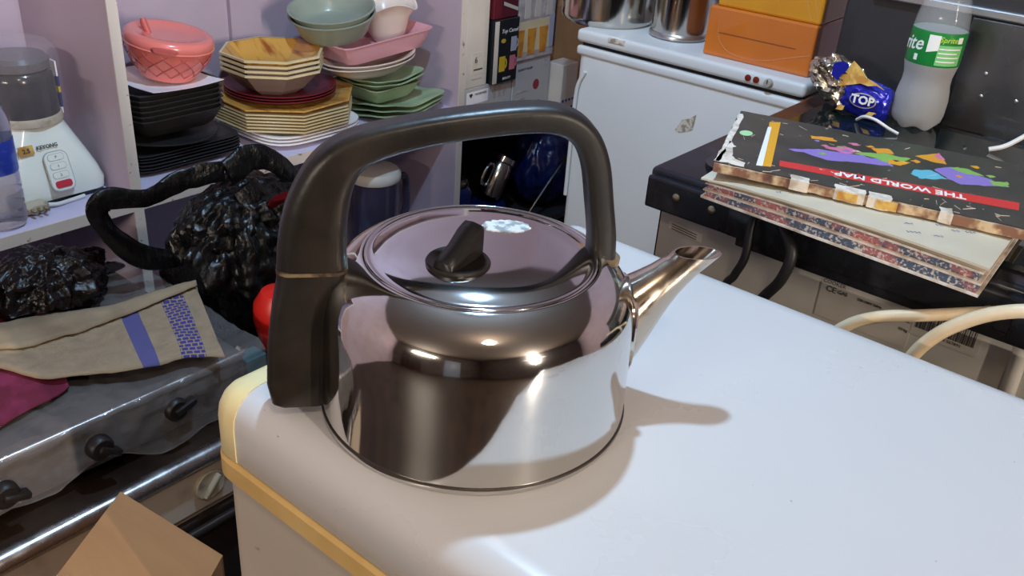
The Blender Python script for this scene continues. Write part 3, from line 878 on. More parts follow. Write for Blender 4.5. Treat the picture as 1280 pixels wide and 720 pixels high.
# ---- white mains plug with cord
pl = thing('mains_plug', 'dirty white mains plug with short cord in front of the blender', 'plug', (-.905, .30, SH))
link('plug_body', loft([[(x + (.5 - .5 * s) * 0, a * .040 * s2 + .0, .011 + b * .018 * s2) for a, b in rrect(1, 1, .3, 4)] for x, s, s2 in ((-.012, 1, .7), (-.008, 1, 1), (.006, 1, 1), (.012, 1, .7))]), M['dial'], pl)
for k, y in enumerate((-.010, .0, .010)):
    link('pin', box(.011, .026, y - .0025, y + .0025, .009, .014, .0008), M['screw'], pl)
link('cord', tube([(-.008, .012, .010), (-.002, .035, .0055), (-.006, .06, .0038), (-.010, .088, .0036)], .0035, 8), M['cablewhite'], pl)

# ---- jug behind the handle
jg = thing('jug', 'smoky plastic jug with white lid on the lower cabinet shelf', 'jug', (-.955, 1.085, .255))
link('jug_body', lathe([(0, 0), (.052, 0), (.054, .01), (.058, .19), (.0575, .2)], 40, cap0=False), M['jugsmoke'], jg)
link('jug_lid', lathe([(.060, .198), (.062, .202), (.062, .214), (.056, .222), (.03, .226), (0, .227)], 40), M['juglid'], jg)
link('jug_handle', tube([(.0, .055, .175), (0, .095, .18), (0, .105, .14), (0, .100, .08), (0, .055, .05)], .009, 10), M['jugsmoke'], jg)

# ------------------------------------------------------------------ gas range (below) and table-top stove
rg = thing('gas_range', 'low grey gas range with rolled steel front edge and ivory dial', 'range', (0, 0, 0))
RT = .420
link('range_body', box(-.84, -.425, -.45, .78, .05, RT - .012, .004), M['rangefront'], rg, smooth=False)
link('range_top', box(-.84, -.418, -.45, .78, RT - .012, RT, .002), M['rangetop'], rg, smooth=False)
link('front_edge', tube([(-.415, -.45, RT - .008), (-.415, .165, RT - .008), (-.415, .78, RT - .008)], .0135, 16, 0), M['rangesteel'], rg)
link('control_panel', box(-.428, -.414, -.45, .78, .322, RT - .018, .003), M['rangefront'], rg, smooth=False)
link('oven_door', box(-.428, -.416, -.44, .77, .07, .308, .004), M['rangedoor'], rg, smooth=False)
link('door_rail', tube([(-.408, -.40, .292), (-.408, .1, .292), (-.408, .74, .292)], .007, 10, 0), M['rangedoor'], rg)
dl = link('dial', tr(lathe([(.023, 0), (.024, .004), (.022, .006), (.0205, .0055), (0, .0055)], 36), rot=(0, math.radians(90), 0)), M['dial'], rg, loc=(-.414, .265, .362))
link('dial_grip', box(.004, .013, -.020, .020, -.003, .003, .002), M['dial'], dl, rot=(math.radians(50), 0, 0))
for x, y in ((-.80, -.40), (-.46, -.40), (-.80, .74), (-.46, .74)):
    link('foot', lathe([(.018, 0), (.02, .004), (.02, .052)], 14), M['blackgl'], rg, loc=(x, y, 0))

ST = .520
st = thing('tabletop_stove', 'sheet-metal tabletop gas stove with three black knobs wrapped in clear plastic', 'stove', (0, 0, 0))
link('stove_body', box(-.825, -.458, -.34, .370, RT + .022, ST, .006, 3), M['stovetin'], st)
for x, y in ((-.79, -.30), (-.50, -.30), (-.79, .33), (-.50, .33)):
    link('foot', lathe([(.016, RT), (.018, RT + .003), (.018, RT + .024)], 14), M['blackgl'], st, loc=(x, y, 0))
link('front_ridge', tube([(-.460, -.34, ST - .003), (-.460, 0, ST - .003), (-.460, .37, ST - .003)], .004, 10, 0), M['rangesteel'], st)
for k, (y, z, a) in enumerate(((.243, .492, 15), (.133, .487, -35), (.012, .483, -20))):
    kb = link('knob', tr(lathe([(.0165, -.004), (.0175, .003), (.0165, .013), (.0135, .016), (0, .0165)], 28), rot=(0, math.radians(90), 0)), M['knob'], st, loc=(-.4465, y, z))
    link('pointer', box(.004, .021, -.006, .027, -.005, .005, .003), M['knob'], kb, rot=(math.radians(a), 0, 0))
for (x, y) in ((-.64, -.15), (-.64, .12)):
    link('burner', lathe([(.05, ST - .001), (.05, ST + .003), (.035, ST + .005), (.03, ST + .006), (0, ST + .006)], 30), M['knob'], st, loc=(x, y, 0))


def film_fn(u, vv):
    y = -.34 + .735 * u
    s = vv * .56
    if s < .365: x, z = -.83 + s, ST + .0055
    else: x, z = -.449 + .004 * math.sin(9 * u), ST + .002 - (s - .375)
    if s >= .35 and s < .39: x, z = -.449 - max(0, (.37 - s)) * .6, ST + .0055 - max(0, s - .365) * .5
    lim = .446 + .012 * math.sin(13 * u) + .01 * math.sin(31 * u)
    z = max(z, lim)
    p = Vector((x, y, z))
    w_ = crumple(p, 34) * .8 + .5 * max(0, ridged(p, 9))
    if s < .36: z += .0075 * w_
    else: x += .0070 * w_
    return (x, y, z)


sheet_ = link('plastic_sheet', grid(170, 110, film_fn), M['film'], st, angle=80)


# ---- cloths on the stove
def interp(pts, t):
    P_ = [Vector((p[0], p[1], 0)) for p in pts]; n_ = len(P_) - 1
    s = min(max(t, 0), 1) * n_; k = min(int(s), n_ - 1); q = s - k
    a = P_[max(k - 1, 0)]; b = P_[k]; c = P_[k + 1]; d = P_[min(k + 2, n_)]
    return 0.5 * ((2 * b) + (c - a) * q + (2 * a - 5 * b + 4 * c - d) * q * q + (3 * b - a - 3 * c + d) * q ** 3)


topE = [(-.755, .000), (-.725, .085), (-.690, .185), (-.648, .30), (-.618, .398)]
botE = [(-.655, -.01), (-.618, .085), (-.525, .135), (-.470, .235), (-.432, .318)]


def sack_fn(u, vv):
    a = interp(topE, u); b = interp(botE, u); p = a.lerp(b, vv)
    z = ST + .0355 + .004 * math.sin(7 * u + 3 * vv) + .0025 * fbm((p.x, p.y, 0), 26)
    fold = vv - (.86 - .78 * u)
    if u > .2:
        q_ = min(1, (u - .2) * 5)
        z += .004 * q_ * math.exp(-(max(0, -fold) / .13)) * (1 if fold < 0 else math.exp(-fold / .012))
    edge = min(vv, 1 - vv)
    z -= .004 * math.exp(-edge / .05)
    p.x += .006 * math.sin(20 * u) * math.exp(-edge / .1)
    return (p.x, p.y, z)


NXs, NYs = 70, 34
sackv = grid(NXs, NYs, sack_fn, .0022)
so = link('hessian_cloth', sackv, sack_material(), angle=80)
lay = so.data.uv_layers.new(name='uv')
for lp in so.data.loops:
    i = lp.vertex_index % (NXs * NYs)
    lay.data[lp.index].uv = ((i % NXs) / (NXs - 1), (i // NXs) / (NYs - 1))
M['hessian'] = mat('plain_hessian', (160, 142, 116), 0.92, var=(14, (132, 114, 92), 0.35, 0.65), bump=(420, 0.5, 0.001))


def flap_fn(u, vv):
    uu = .18 + .82 * u
    lim = max(.06, .88 - .80 * uu)
    x_, y_, z_ = sack_fn(uu, vv * lim)
    return (x_ - .004 * (1 - vv), y_, z_ + .0035 + .007 * math.sin(math.pi * min(1, vv * 1.0)) * min(1, u * 5) + .003 * vv)


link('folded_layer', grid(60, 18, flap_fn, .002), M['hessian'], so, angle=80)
tag(so, 'beige hessian cloth with blue key-pattern bands draped over the stove', 'cloth')


def maroon_fn(u, vv):
    a_ = interp([(-.790, -.08), (-.790, .06), (-.775, .165), (-.730, .215)], u); b_ = interp([(-.500, -.10), (-.490, .0), (-.500, .075), (-.515, .140)], u)
    p_ = a_.lerp(b_, vv); x, y = p_.x, p_.y
    z = ST + .0195 + .0015 * math.sin(15 * u + 4 * vv) + .0018 * ridged((x, y, 0), 16)
    if vv < .16: z += .022 * math.sin(math.pi * vv / .16) * max(0, min(1, (u - .5) * 4))
    return (x, y, z)


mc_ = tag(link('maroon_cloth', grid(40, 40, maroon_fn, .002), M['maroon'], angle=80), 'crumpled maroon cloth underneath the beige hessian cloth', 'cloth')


# ---- plastic bags
def bag_blob(center, rad, seed, amp, sub=5, low=None, taper=None):
    c = Vector(center)
    def fn(p):
        q = Vector((p.x * rad[0], p.y * rad[1], p.z * rad[2]))
        if taper:
            s = taper(p.z); q.x *= s; q.y *= s
        n_ = p.normalized()
        th_ = math.atan2(p.y, p.x)
        fold_ = ridged(Vector((math.cos(th_) * 1.6 + seed, math.sin(th_) * 1.6, p.z * .5)), 1.6)
        d = amp * (.60 * fold_ * (1 - abs(p.z) ** 2) + .55 * fbm(p + Vector((0, seed, 0)), 1.6) + .80 * (crumple(Vector((p.x, p.y, p.z * .45)) + Vector((0, 0, seed)), 2.2) - .55) + .28 * (crumple(p + Vector((seed, 0, 0)), 6.0) - .55))
        q += n_ * d + c
        if low is not None and q.z < low: q.z = low + .0008 * (1 + noise.noise(q * 60))
        return q
    return ico(sub, fn)


from mathutils.kdtree import KDTree
soft_ = [v_.co.copy() for o_ in [sheet_, so, mc_] + list(so.children) for v_ in o_.data.vertices]
kd_ = KDTree(len(soft_))
for i_, p_ in enumerate(soft_): kd_.insert((p_.x, p_.y, 0), i_)
kd_.balance()


def settle(o, org, gap=.0012):
    """let a soft thing rest on the cloths and film below it"""
    org = Vector(org)
    for v_ in o.data.vertices:
        q_ = v_.co + org
        if q_.z > ST + .075: continue
        near = kd_.find_range((q_.x, q_.y, 0), .009)
        if not near: continue
        fl_ = max(soft_[i_].z for _, i_, _ in near) + gap
        if q_.z < fl_: v_.co.z = fl_ - org.z + .0004 * noise.noise(q_ * 80)


def press_y(o, org, ymin, ztop):
    """flatten a soft thing against an upright face at y = ymin, below ztop"""
    org = Vector(org)
    for v_ in o.data.vertices:
        q_ = v_.co + org
        if q_.z < ztop and q_.y < ymin:
            w_ = min(1, (ztop - q_.z) / .03); v_.co.y += (ymin + .0006 * noise.noise(q_ * 70) - q_.y) * w_


bg = thing('plastic_bag', 'large black polythene carrier bag with open loop handle beside the stove', 'bag', (-.66, .52, RT))
bb_ = link('bag_body', bag_blob((0, -.004, .128), (.085, .120, .124), 3.1, .026, 6, .001, lambda z: 1.0 - .22 * max(0, z)), M['bagblack'], bg, angle=70)
link('bag_mouth', bag_blob((.000, .010, .195), (.062, .105, .066), 8.4, .020, 6), M['bagblack'], bg, angle=70)
press_y(bb_, (-.66, .52, RT), .4035, .604)


def strap(pts, wd, th, name):
    P_ = catmull(pts, 14); v_ = []; f_ = []
    for i, p in enumerate(P_):
        t_ = (P_[min(i + 1, len(P_) - 1)] - P_[max(i - 1, 0)]).normalized()
        n_ = t_.cross(Vector((1, 0, .15))).normalized(); b_ = t_.cross(n_)
        ww = wd * (1.05 + .16 * math.sin(i * .17)); tt = th * .55
        for k in range(16):
            a = 2 * math.pi * k / 16
            q_ = p + n_ * (math.cos(a) * ww) + b_ * (math.sin(a) * tt)
            v_.append(q_ + (n_ * math.cos(a) + b_ * math.sin(a)) * .007 * (crumple((math.cos(a) * 1.1 + 4, math.sin(a) * 1.1, i * .045), 1.6) - .5))
    for i in range(len(P_) - 1):
        for k in range(16):
            f_.append((i * 16 + k, i * 16 + (k + 1) % 16, (i + 1) * 16 + (k + 1) % 16, (i + 1) * 16 + k))
    f_.append(tuple(range(16))[::-1]); f_.append(tuple((len(P_) - 1) * 16 + k for k in range(16)))
    return link(name, (v_, f_), M['bagblack'], bg, angle=70)


strap([(-.01, -.02, .285), (-.02, -.085, .284), (-.025, -.145, .270), (-.03, -.205, .282), (-.03, -.222, .262), (-.03, -.200, .215), (-.025, -.160, .172), (-.015, -.105, .160), (.0, -.06, .17)], .015, .008, 'loop_handle')
strap([(.0, -.02, .285), (.0, .03, .300), (.01, .075, .275), (.02, .110, .215), (.02, .120, .15)], .019, .010, 'loop_handle')
strap([(.03, -.01, .27), (.05, .01, .22), (.06, .0, .14)], .022, .010, 'loop_handle')
link('red_lining', loft([[(.058 + .014 * s, .040 + a * .062, .238 + .016 * s + b * .012) for a, b in rrect(1, 1, .4, 4)] for s in (-1, 0, 1)]), M['bagred'], bg)

b2 = thing('crumpled_bag', 'crumpled black-brown polythene bag lying on the back of the stove', 'bag', (-.738, .207, ST))
cb_ = link('bag_body', bag_blob((0, .02, .055), (.050, .072, .052), 12.2, .020, 6, .008), M['bagbrown'], b2, angle=70)
ct_ = link('bag_tail', bag_blob((-.01, -.085, .075), (.04, .055, .022), 5.7, .010, 4), M['bagbrown'], b2, angle=70)
settle(cb_, (-.738, .207, ST)); settle(ct_, (-.738, .207, ST))
b3 = bag_blob((-.795, .352, ST + .012), (.016, .022, .010), 2.2, .005, 3, ST + .006)
ps_ = link('plastic_scrap', b3, M['bagbrown']); settle(ps_, (0, 0, 0))
tag(ps_, 'tiny black plastic scrap at the back corner of the stove', 'scrap')

# ---- odds and ends between stove and freezer
rc = thing('red_canister', 'bright red rounded plastic canister half hidden by the kettle housing', 'canister', (-.505, .470, RT))
link('canister_body', lathe([(.028, 0), (.032, .006), (.032, .06), (.036, .075), (.040, .10), (.038, .125), (.026, .145), (0, .150)], 40), M['redcap'], rc)
link('canister_band', lathe([(.0325, .02), (.0332, .022), (.0332, .05), (.0325, .052)], 40, cap0=False, cap1=False), M['teal'], rc)
tag(link('teal_box', box(-.522, -.490, .395, .432, RT, RT + .055, .002), M['teal'], smooth=False), 'small teal box beside the red canister', 'box')
tag(link('food_wrapper', bag_blob((-.552, .424, RT + .018), (.017, .015, .016), 4.4, .008, 4, RT + .001), M['wrap']), 'crumpled beige wrapper beside the teal box', 'wrapper')
tag(link('black_pouch', bag_blob((-.590, .389, RT + .022), (.033, .009, .020), 9.4, .006, 4, RT + .001), M['bagblack']), 'flat shiny black pouch between the stove and the wrapper', 'pouch')

# ---- cardboard box
cx = thing('cardboard_box', 'open-topped brown cardboard box standing in front of the gas range', 'box', (0, 0, 0))
A_ = Vector((-.381, .123, .455)); B_ = Vector((-.197, .146, .455)); D_ = Vector((-.302, -.001, .455))
U_ = (B_ - A_).normalized(); V_ = (D_ - A_).normalized()
W_ = (B_ - A_).length; L_ = .26
sgn_ = -1 if U_.cross(V_).z > 0 else 1
link('top_panel', prism([(0, 0), (W_, 0), (W_, L_), (0, L_)], A_, U_, V_, .0042 * sgn_), M['card'], cx, smooth=False)
for nm, p0_, p1_ in (('side_wall', A_, B_), ('side_wall', B_, B_ + V_ * L_), ('side_wall', A_ + V_ * L_, B_ + V_ * L_), ('side_wall', A_, A_ + V_ * L_)):
    dxy = (p1_ - p0_); ln = dxy.length; ud = dxy.normalized()
    cc = (A_ + (B_ - A_) * .5 + V_ * L_ * .5)
    nin = (cc - (p0_ + p1_) / 2); nin.z = 0; nin.normalize()
    a = Vector((p0_.x, p0_.y, .001)); hgt = p0_.z - .0048
    q = nin * .004
    vv_ = [a, a + ud * ln, a + ud * ln + Vector((0, 0, hgt)), a + Vector((0, 0, hgt))]
    vv_ += [p + q for p in vv_]
    link(nm, (vv_, [(0, 1, 2, 3), (7, 6, 5, 4), (0, 4, 5, 1), (1, 5, 6, 2), (2, 6, 7, 3), (3, 7, 4, 0)]), M['card'], cx, smooth=False)
tag(cx, 'brown cardboard box with closed top flaps in front of the gas range', 'box')

# ------------------------------------------------------------------ boxes on the far shelf (right of the cabinet)
BS = .550
rk = thing('storage_rack', 'storage rack with panels coloured as shade, right of the lavender cabinet, cartons on its upper board', 'rack', (0, 0, 0))
link('rack_board', box(CB, -.852, 1.272, 1.86, BS - .018, BS), M['cab'], rk, smooth=False)
link('rack_back', box(CB - .01, CB, 1.272, 1.86, .05, 1.2), M['darkbox'], rk, smooth=False)  # charcoal colour here and below stands in for shade inside the bay
link('rack_floor', box(CB, -.852, 1.272, 1.86, .20, .218), M['darkbox'], rk, smooth=False)
link('rack_side', box(CB, -.852, 1.86, 1.875, 0.0, 1.2), M['darkbox'], rk, smooth=False)
link('rack_leg', box(CB, -.90, 1.272, 1.286, 0, BS - .018), M['darkbox'], rk, smooth=False)


def carton(name, y0, y1, z0, z1, m, label, x0=-1.05, x1=-.852):
    t = thing(name, label, 'box', (x1, (y0 + y1) / 2, z0))
    link('carton_body', box(x0 - x1, 0, -(y1 - y0) / 2, (y1 - y0) / 2, 0, z1 - z0, .0015, 1), m, t, smooth=False)
    return t


def dec(t, name, poly, m, lift=.0006):
    """flat print on the +x face of a carton, coordinates (y,z) local"""
    return link(name, prism(poly, (lift - .0006, 0, 0), (0, 1, 0), (0, 0, 1), .0006 + lift * .2), m, t, smooth=False)


def dtext(t, name, s, size, y, z, m, rot=0.0, shear=0.0, lift=.0010):
    Mx = frame((lift, y, z), (0, 1, 0), (0, 0, 1)) @ Matrix.Rotation(rot, 4, 'Z')
    return link(name, tr(text_vf(s, size, .0002, shear), M=Mx), m, t, smooth=False)


c1 = carton('carton', 1.272, 1.442, BS, .652, M['cartongrey'], 'grey-white carton with picture grid under the tall white carton')
dec(c1, 'printed_panel', rrect(.075, .030, .001, cx=-.040, cy=.078), M['whitedish'])
dec(c1, 'heart_print', [(-.070, .086), (-.067, .090), (-.064, .088), (-.061, .090), (-.058, .086), (-.064, .079)], M['ink'], .0012)
dtext(c1, 'lettering', 'HOUSEHOLD', .0068, -.030, .086, M['ink'], lift=.0018)
for r in range(2):
    for k in range(3): dec(c1, 'cup_print', [(-.004 + .02 + k * .018, .065 + r * .018), (.004 + .02 + k * .018, .065 + r * .018), (.006 + .02 + k * .018, .079 + r * .018), (-.006 + .02 + k * .018, .079 + r * .018)], M['glassprint'])
c2 = carton('carton', 1.446, 1.592, BS, .690, M['cartongrey'], 'grey-white carton with a red seal under the glassware box')
dec(c2, 'red_seal', ell(.012, .013, 24, .020, .070), M['redseal'])
dtext(c2, 'lettering', 'QUALITY GLASS', .0078, -.028, .116, M['ink'])
for k in range(3): dec(c2, 'text_block', rrect(.045 - .01 * k, .004, .0005, cx=-.038, cy=.06 - .018 * k), M['glassprint'])
dec(c2, 'picture_print', rrect(.016, .018, .001, cx=.055, cy=.122), M['glassprint'])
dec(c2, 'code_print', rrect(.018, .022, .001, cx=.030, cy=.016), M['bluelabel'])
c3 = carton('tall_carton', 1.272, 1.346, .6525, 1.02, M['carton'], 'tall plain white carton beside the cabinet side panel')
dec(c3, 'symbol_panel', rrect(.044, .050, .001, cx=.004, cy=.056), M['label'])
dtext(c3, 'symbol', '6', .020, -.004, .064, M['ink'], lift=.0016)
dec(c3, 'text_line', rrect(.03, .003, .0005, cx=.004, cy=.042), M['ink'], .0012)
dec(c3, 'text_line', rrect(.036, .003, .0005, cx=.002, cy=.020), M['glassprint'])
c4 = carton('mug_box', 1.352, 1.440, .6525, .802, M['packblack'], 'narrow black gift box printed with coloured mugs', -1.02, -.838)
dec(c4, 'white_side', [(-.0445, .002), (-.030, .002), (-.030, .147), (-.0445, .147)], M['carton'])
dtext(c4, 'lettering', 'Top Camel', .013, .008, .122, M['white'], shear=.3)
dtext(c4, 'lettering', 'BEAUTY', .008, .006, .010, M['white'])


def mug(y, z, m, s=1.0):
    g = G()
    g.add(prism([(y - .010 * s, z), (y + .010 * s, z), (y + .0095 * s, z + .034 * s), (y - .0095 * s, z + .034 * s)], (0, 0, 0), (0, 1, 0), (0, 0, 1), .0009))
    ring = [(y + .010 * s + .007 * s * math.sin(math.pi * k / 8), z + .017 * s + .012 * s * math.cos(math.pi * k / 8)) for k in range(9)]
    inn = [(a - .003 * s, z + .017 * s + (b - z - .017 * s) * .7) for a, b in ring[::-1]]
    g.add(prism(ring + inn, (0, 0, 0), (0, 1, 0), (0, 0, 1), .0009))
    link('mug_print', g, m, c4, smooth=False)


mug(-.013, .028, M['mugyellow'], 1.05); mug(.024, .028, M['mugpink'], 1.0); mug(.026, .072, M['muggrey'], 1.0)
dec(c4, 'gold_mark', ell(.008, .005, 16, -.012, .100), M['mugyellow'])
c5 = carton('maroon_box', 1.352, 1.440, .8025, .93, M['maroonbox'], 'maroon box stacked on the black mug box', -1.04, -.845)
dec(c5, 'white_edge', [(-.010, .030), (.043, .012), (.043, .020), (-.010, .038)], M['carton'])
c6 = carton('glassware_box', 1.446, 1.590, .6905, .90, M['glassprint'], 'glassware box printed with orange juice tumblers', -1.04, -.846)
dec(c6, 'pale_band', [(-.071, .02), (.071, .02), (.071, .094), (-.071, .094)], M['creamdish'])
for k, y in enumerate((-.060, -.020, .026)):
    w2 = .012 if k else .008
    dec(c6, 'tumbler_print', [(y - w2, .012), (y + w2, .012), (y + w2 * 1.4, .075), (y - w2 * 1.4, .075)], M['juice'], .0014)
dec(c6, 'glass_print', [(.050, .02), (.068, .02), (.070, .10), (.046, .10)], M['muggrey'], .0014)
for y in (-.04, .0, .045): dec(c6, 'glass_print', [(y - .012, .10), (y + .010, .10), (y + .010, .17), (y - .012, .17)], M['carton'], .0008)
dec(c6, 'dark_corner', [(.0665, .02), (.0715, .02), (.0715, .205), (.0665, .205)], M['packblack'], .0018)
c7 = carton('brown_carton', 1.612, 1.80, .55, .80, M['card'], 'brown carton at the far end of the storage rack', -1.06, -.87)
c8 = carton('white_packet', 1.600, 1.665, .5505, .665, M['carton'], 'white packet with blue print right of the red seal carton', -.866, -.815)
for k in range(4): dec(c8, 'print_mark', ell(.004, .004, 10, -.022 + .014 * k, .02), M['bluelabel'])

# ---- things in the dark bay below
fl = thing('steel_flask', 'shiny steel flask leaning in the dark bay under the cartons', 'flask', (-.925, 1.462, .312), (math.radians(-33), 0, 0))
link('flask_body', lathe([(0, 0), (.030, 0), (.033, .006), (.033, .085), (.030, .095)], 36, cap0=False), M['pot'], fl)
link('flask_cap', lathe([(.031, .095), (.035, .098), (.035, .112), (.028, .118), (0, .119)], 36), M['steel'], fl)
link('flask_handle', tube([(0, -.031, .08), (0, -.05, .075), (0, -.052, .03), (0, -.031, .02)], .005, 8), M['steel'], fl)
tb_ = thing('plastic_tub', 'dark blue plastic tub under the leaning steel flask', 'tub', (-.925, 1.462, .218))
link('tub_body', lathe([(0, 0), (.040, 0), (.043, .004), (.047, .066)], 36, cap0=False), M['navy'], tb_)
link('tub_lid', lathe([(.0485, .066), (.0495, .068), (.0495, .075), (.045, .0775), (0, .078)], 36), M['navy'], tb_)
jr2 = thing('lidded_jar', 'dark jar with ribbed silver lid beside the leaning flask', 'jar', (-.93, 1.345, .218))
link('jar_body', lathe([(0, 0), (.036, 0), (.038, .01), (.038, .14), (.028, .155)], 36, cap0=False), M['navy'], jr2)
link('jar_lid', lathe([(.029, .155), (.031, .158), (.031, .168), (.027, .171), (.027, .178), (.02, .181), (0, .182)], 36), M['pot'], jr2)
nb = bag_blob((-.93, 1.725, .345), (.075, .11, .12), 6.6, .02, 5, .219)
tag(link('navy_bag', nb, M['navy'], angle=70), 'navy blue plastic bag stuffed in the dark bay', 'bag')
tag(link('steel_rod', tube([(-.868, 1.545, .222), (-.856, 1.62, .310), (-.846, 1.70, .392)], .004, 8), M['blackgl']), 'thin dark metal rod leaning on the navy bag in the dark bay', 'rod')

# ------------------------------------------------------------------ back chest freezer
B2 = thing('chest_freezer', 'pale grey chest freezer carrying pots and the orange cartons', 'freezer', (0, 0, 0))
BX0, BX1, BY0, BY1 = -.540, -.050, 1.250, 1.80
link('body', box(BX0 + .004, BX1 - .006, BY0 + .006, BY1, .03, .826, .018, 4), M['fr2'], B2)
link('lid_seal', box(BX0 + .010, BX1 - .012, BY0 + .012, BY1 - .01, .824, .8335), M['blackgl'], B2, smooth=False)
link('lid', box(BX0, BX1, BY0, BY1, .8325, .858, .008, 4), M['fr2'], B2)
link('body_rim', box(BX0 + .001, BX1 - .003, BY0 + .002, BY0 + .03, .806, .8255, .006, 3), M['fr2'], B2)
link('handle_recess', tube([(BX0 + .028, BY0 + .004, .775), (BX0 + .014, BY0 + .002, .74), (BX0 + .010, BY0 + .004, .66), (BX0 + .010, BY0 + .004, .50)], .004, 8), M['fr2'], B2)
for x in (-.158, -.142):
    link('indicator_lamp', tr(lathe([(.0058, 0), (.0058, .002), (0, .003)], 20), rot=(math.radians(90), 0, 0)), M['redlamp'], B2, loc=(x, BY0 - .0005, .8455))
kb = link('thermostat_knob', tr(lathe([(.0085, 0), (.0085, .003), (.006, .007), (0, .0075)], 24), rot=(math.radians(90), 0, 0)), M['silverlabel'], B2, loc=(-.118, BY0 - .0003, .8450))
link('knob_mark', box(-.0008, .0008, -.0085, -.0070, 0, .007), M['ink'], kb, smooth=False)
link('hinge_bracket', box(-.462, -.424, BY0 - .002, BY0 + .004, .8465, .8555, .001), M['rust'], B2, smooth=False)


def fdec(parent, name, poly, m, y, th=.0006):
    return link(name, prism(poly, (0, y, 0), (1, 0, 0), (0, 0, 1), th), m, parent, smooth=False)


fdec(B2, 'scrape_mark', [(-.290, .712), (-.278, .735), (-.262, .742), (-.250, .752), (-.252, .722), (-.262, .716), (-.280, .709)], M['rust'], BY0 + .0058)
link('spec_label', box(-.170, -.098, BY0 + .0050, BY0 + .0060, .730, .778), M['fr2'], B2, smooth=False)
Mf = frame((-.134, BY0 + .0048, .772), (1, 0, 0), (0, 0, 1))
link('label_heading', tr(text_vf('CHEST FREEZER', .0072, .0002), M=Mf), M['ink'], B2, smooth=False)
g = G(); random.seed(3)
for r in range(7):
    xx = -.166
    while xx < -.115:
        ww = random.uniform(.003, .011); g.add(prism([(xx, .763 - r * .005), (xx + ww, .763 - r * .005), (xx + ww, .7652 - r * .005), (xx, .7652 - r * .005)], (0, BY0 + .0049, 0), (1, 0, 0), (0, 0, 1), .0003)); xx += ww + .0022
link('label_lines', g, M['glassprint'], B2, smooth=False)
for x, y in ((-.50, 1.29), (-.09, 1.29), (-.50, 1.76), (-.09, 1.76)):
    link('foot', lathe([(.02, 0), (.022, .004), (.022, .032)], 14), M['blackgl'], B2, loc=(x, y, 0))

# ---- pots
FT = .858


def pot(loc, r, h, label, base=False):
    t = thing('steel_pot', label, 'pot', loc)
    link('pot_body', lathe([(0, 0), (r * .93, 0), (r * .99, .006), (r, .014), (r, h - .004), (r * 1.04, h), (r * 1.04, h + .003), (r * .985, h + .001), (r * .975, h - .01), (r * .96, .01), (0, .006)], 64, cap0=False, cap1=False), M['pot'], t)
    if base: link('base_ring', lathe([(r * 1.0, .001), (r * 1.05, .003), (r * 1.05, .009), (r, .013)], 64, cap0=False, cap1=False), M['trimal'], t)
    for s in (() if base else (1, -1)):
        link('pot_handle', tube([(s * r * .99, -.03, h * .75), (s * (r + .03), -.02, h * .78), (s * (r + .03), .02, h * .78), (s * r * .99, .03, h * .75)], .005, 8), M['pot'], t)
    return t


pot((-.552, 1.372, FT), .096, .16, 'wide steel pot at the end of the grey chest freezer').rotation_euler.z = math.radians(125)
pot((-.378, 1.370, FT), .055, .14, 'small steel pot with flat base ring beside the orange carton', True)
pot((-.43, 1.58, FT), .070, .17, 'tall steel pot behind the two front pots')

# ---- orange and amber cartons
oc = thing('orange_carton', 'orange carton wrapped in clear film on the grey chest freezer', 'box', (-.172, 1.375, FT), (0, 0, math.radians(1.5)))
link('carton_body', box(-.106, .102, -.085, .085, 0, .090, .004), M['orange'], oc, smooth=False)
link('front_crease', box(-.08, .070, -.0858, -.0846, .044, .0456), M['crease'], oc, smooth=False)
sw = []
ptsw = [(-.082, -.087, .062), (-.074, -.087, .03), (-.045, -.087, .012), (.01, -.087, .012), (.06, -.087, .027), (.10, -.087, .04)]
link('film_fold', tube(ptsw, .0006, 6), M['filmthin'], oc)
ac = thing('amber_carton', 'amber yellow carton stacked on the orange carton', 'box', (-.168, 1.382, FT + .090), (0, 0, math.radians(1.5)))
link('carton_body', box(-.098, .098, -.085, .085, 0, .095, .004), M['amber'], ac, smooth=False)
for k, (x0, x1) in enumerate(((.055, .082), (.072, .095), (-.096, -.078))):
    link('film_fold', tube([(x0, -.086, .06), ((x0 + x1) / 2, -.0868, .032), (x1, -.086, .004)], .0005, 6), M['filmthin'], ac)

# ------------------------------------------------------------------ black cooker (right)
SX0, SX1, SY0, SY1, SZ = .020, .760, .622, 1.115, .885
ck_ = thing('black_cooker', 'black gas cooker seen from its bare metal back, books lying on top', 'cooker', (0, 0, 0))
link('top_tray', box(SX0, SX1, SY0 + .012, SY1, .852, SZ, .006, 3), M['blackgl'], ck_)
link('back_skirt', box(SX0 + .004, SX1, SY0, SY0 + .014, .838, .878, .003), M['blackgl'], ck_, smooth=False)
link('lower_skirt', box(SX0 + .125, SX1, SY0 + .006, SY0 + .018, .826, .842, .003), M['blackgl'], ck_, smooth=False)
link('back_panel', box(SX0 + .020, SX1 - .01, SY0 + .018, SY0 + .024, .06, .852), M['galv'], ck_, smooth=False)
link('cooker_body', box(SX0 + .012, SX1 - .008, SY0 + .026, SY1 - .01, .05, .853, .004), M['blackgl'], ck_, smooth=False)
for (x, z) in ((.066, .862), (.113, .862), (.418, .858), (.455, .856)):
    link('screw', tr(lathe([(.0048, 0), (.0048, .002), (.003, .0036), (0, .004)], 16), rot=(math.radians(90), 0, 0)), M['screw'], ck_, loc=(x, SY0 + .0006, z))
link('hinge_block', box(.135, .165, SY0 - .006, SY0 + .008, .840, .876, .004), M['blackgl'], ck_)
link('hinge_block', box(.440, .50, SY0 - .006, SY0 + .008, .835, .872, .004), M['blackgl'], ck_)
link('panel_rib', tube([(.455, SY0 + .018, .835), (.46, SY0 + .016, .6), (.46, SY0 + .018, .2)], .008, 10), M['galv'], ck_)
yy = SY0 + .0179
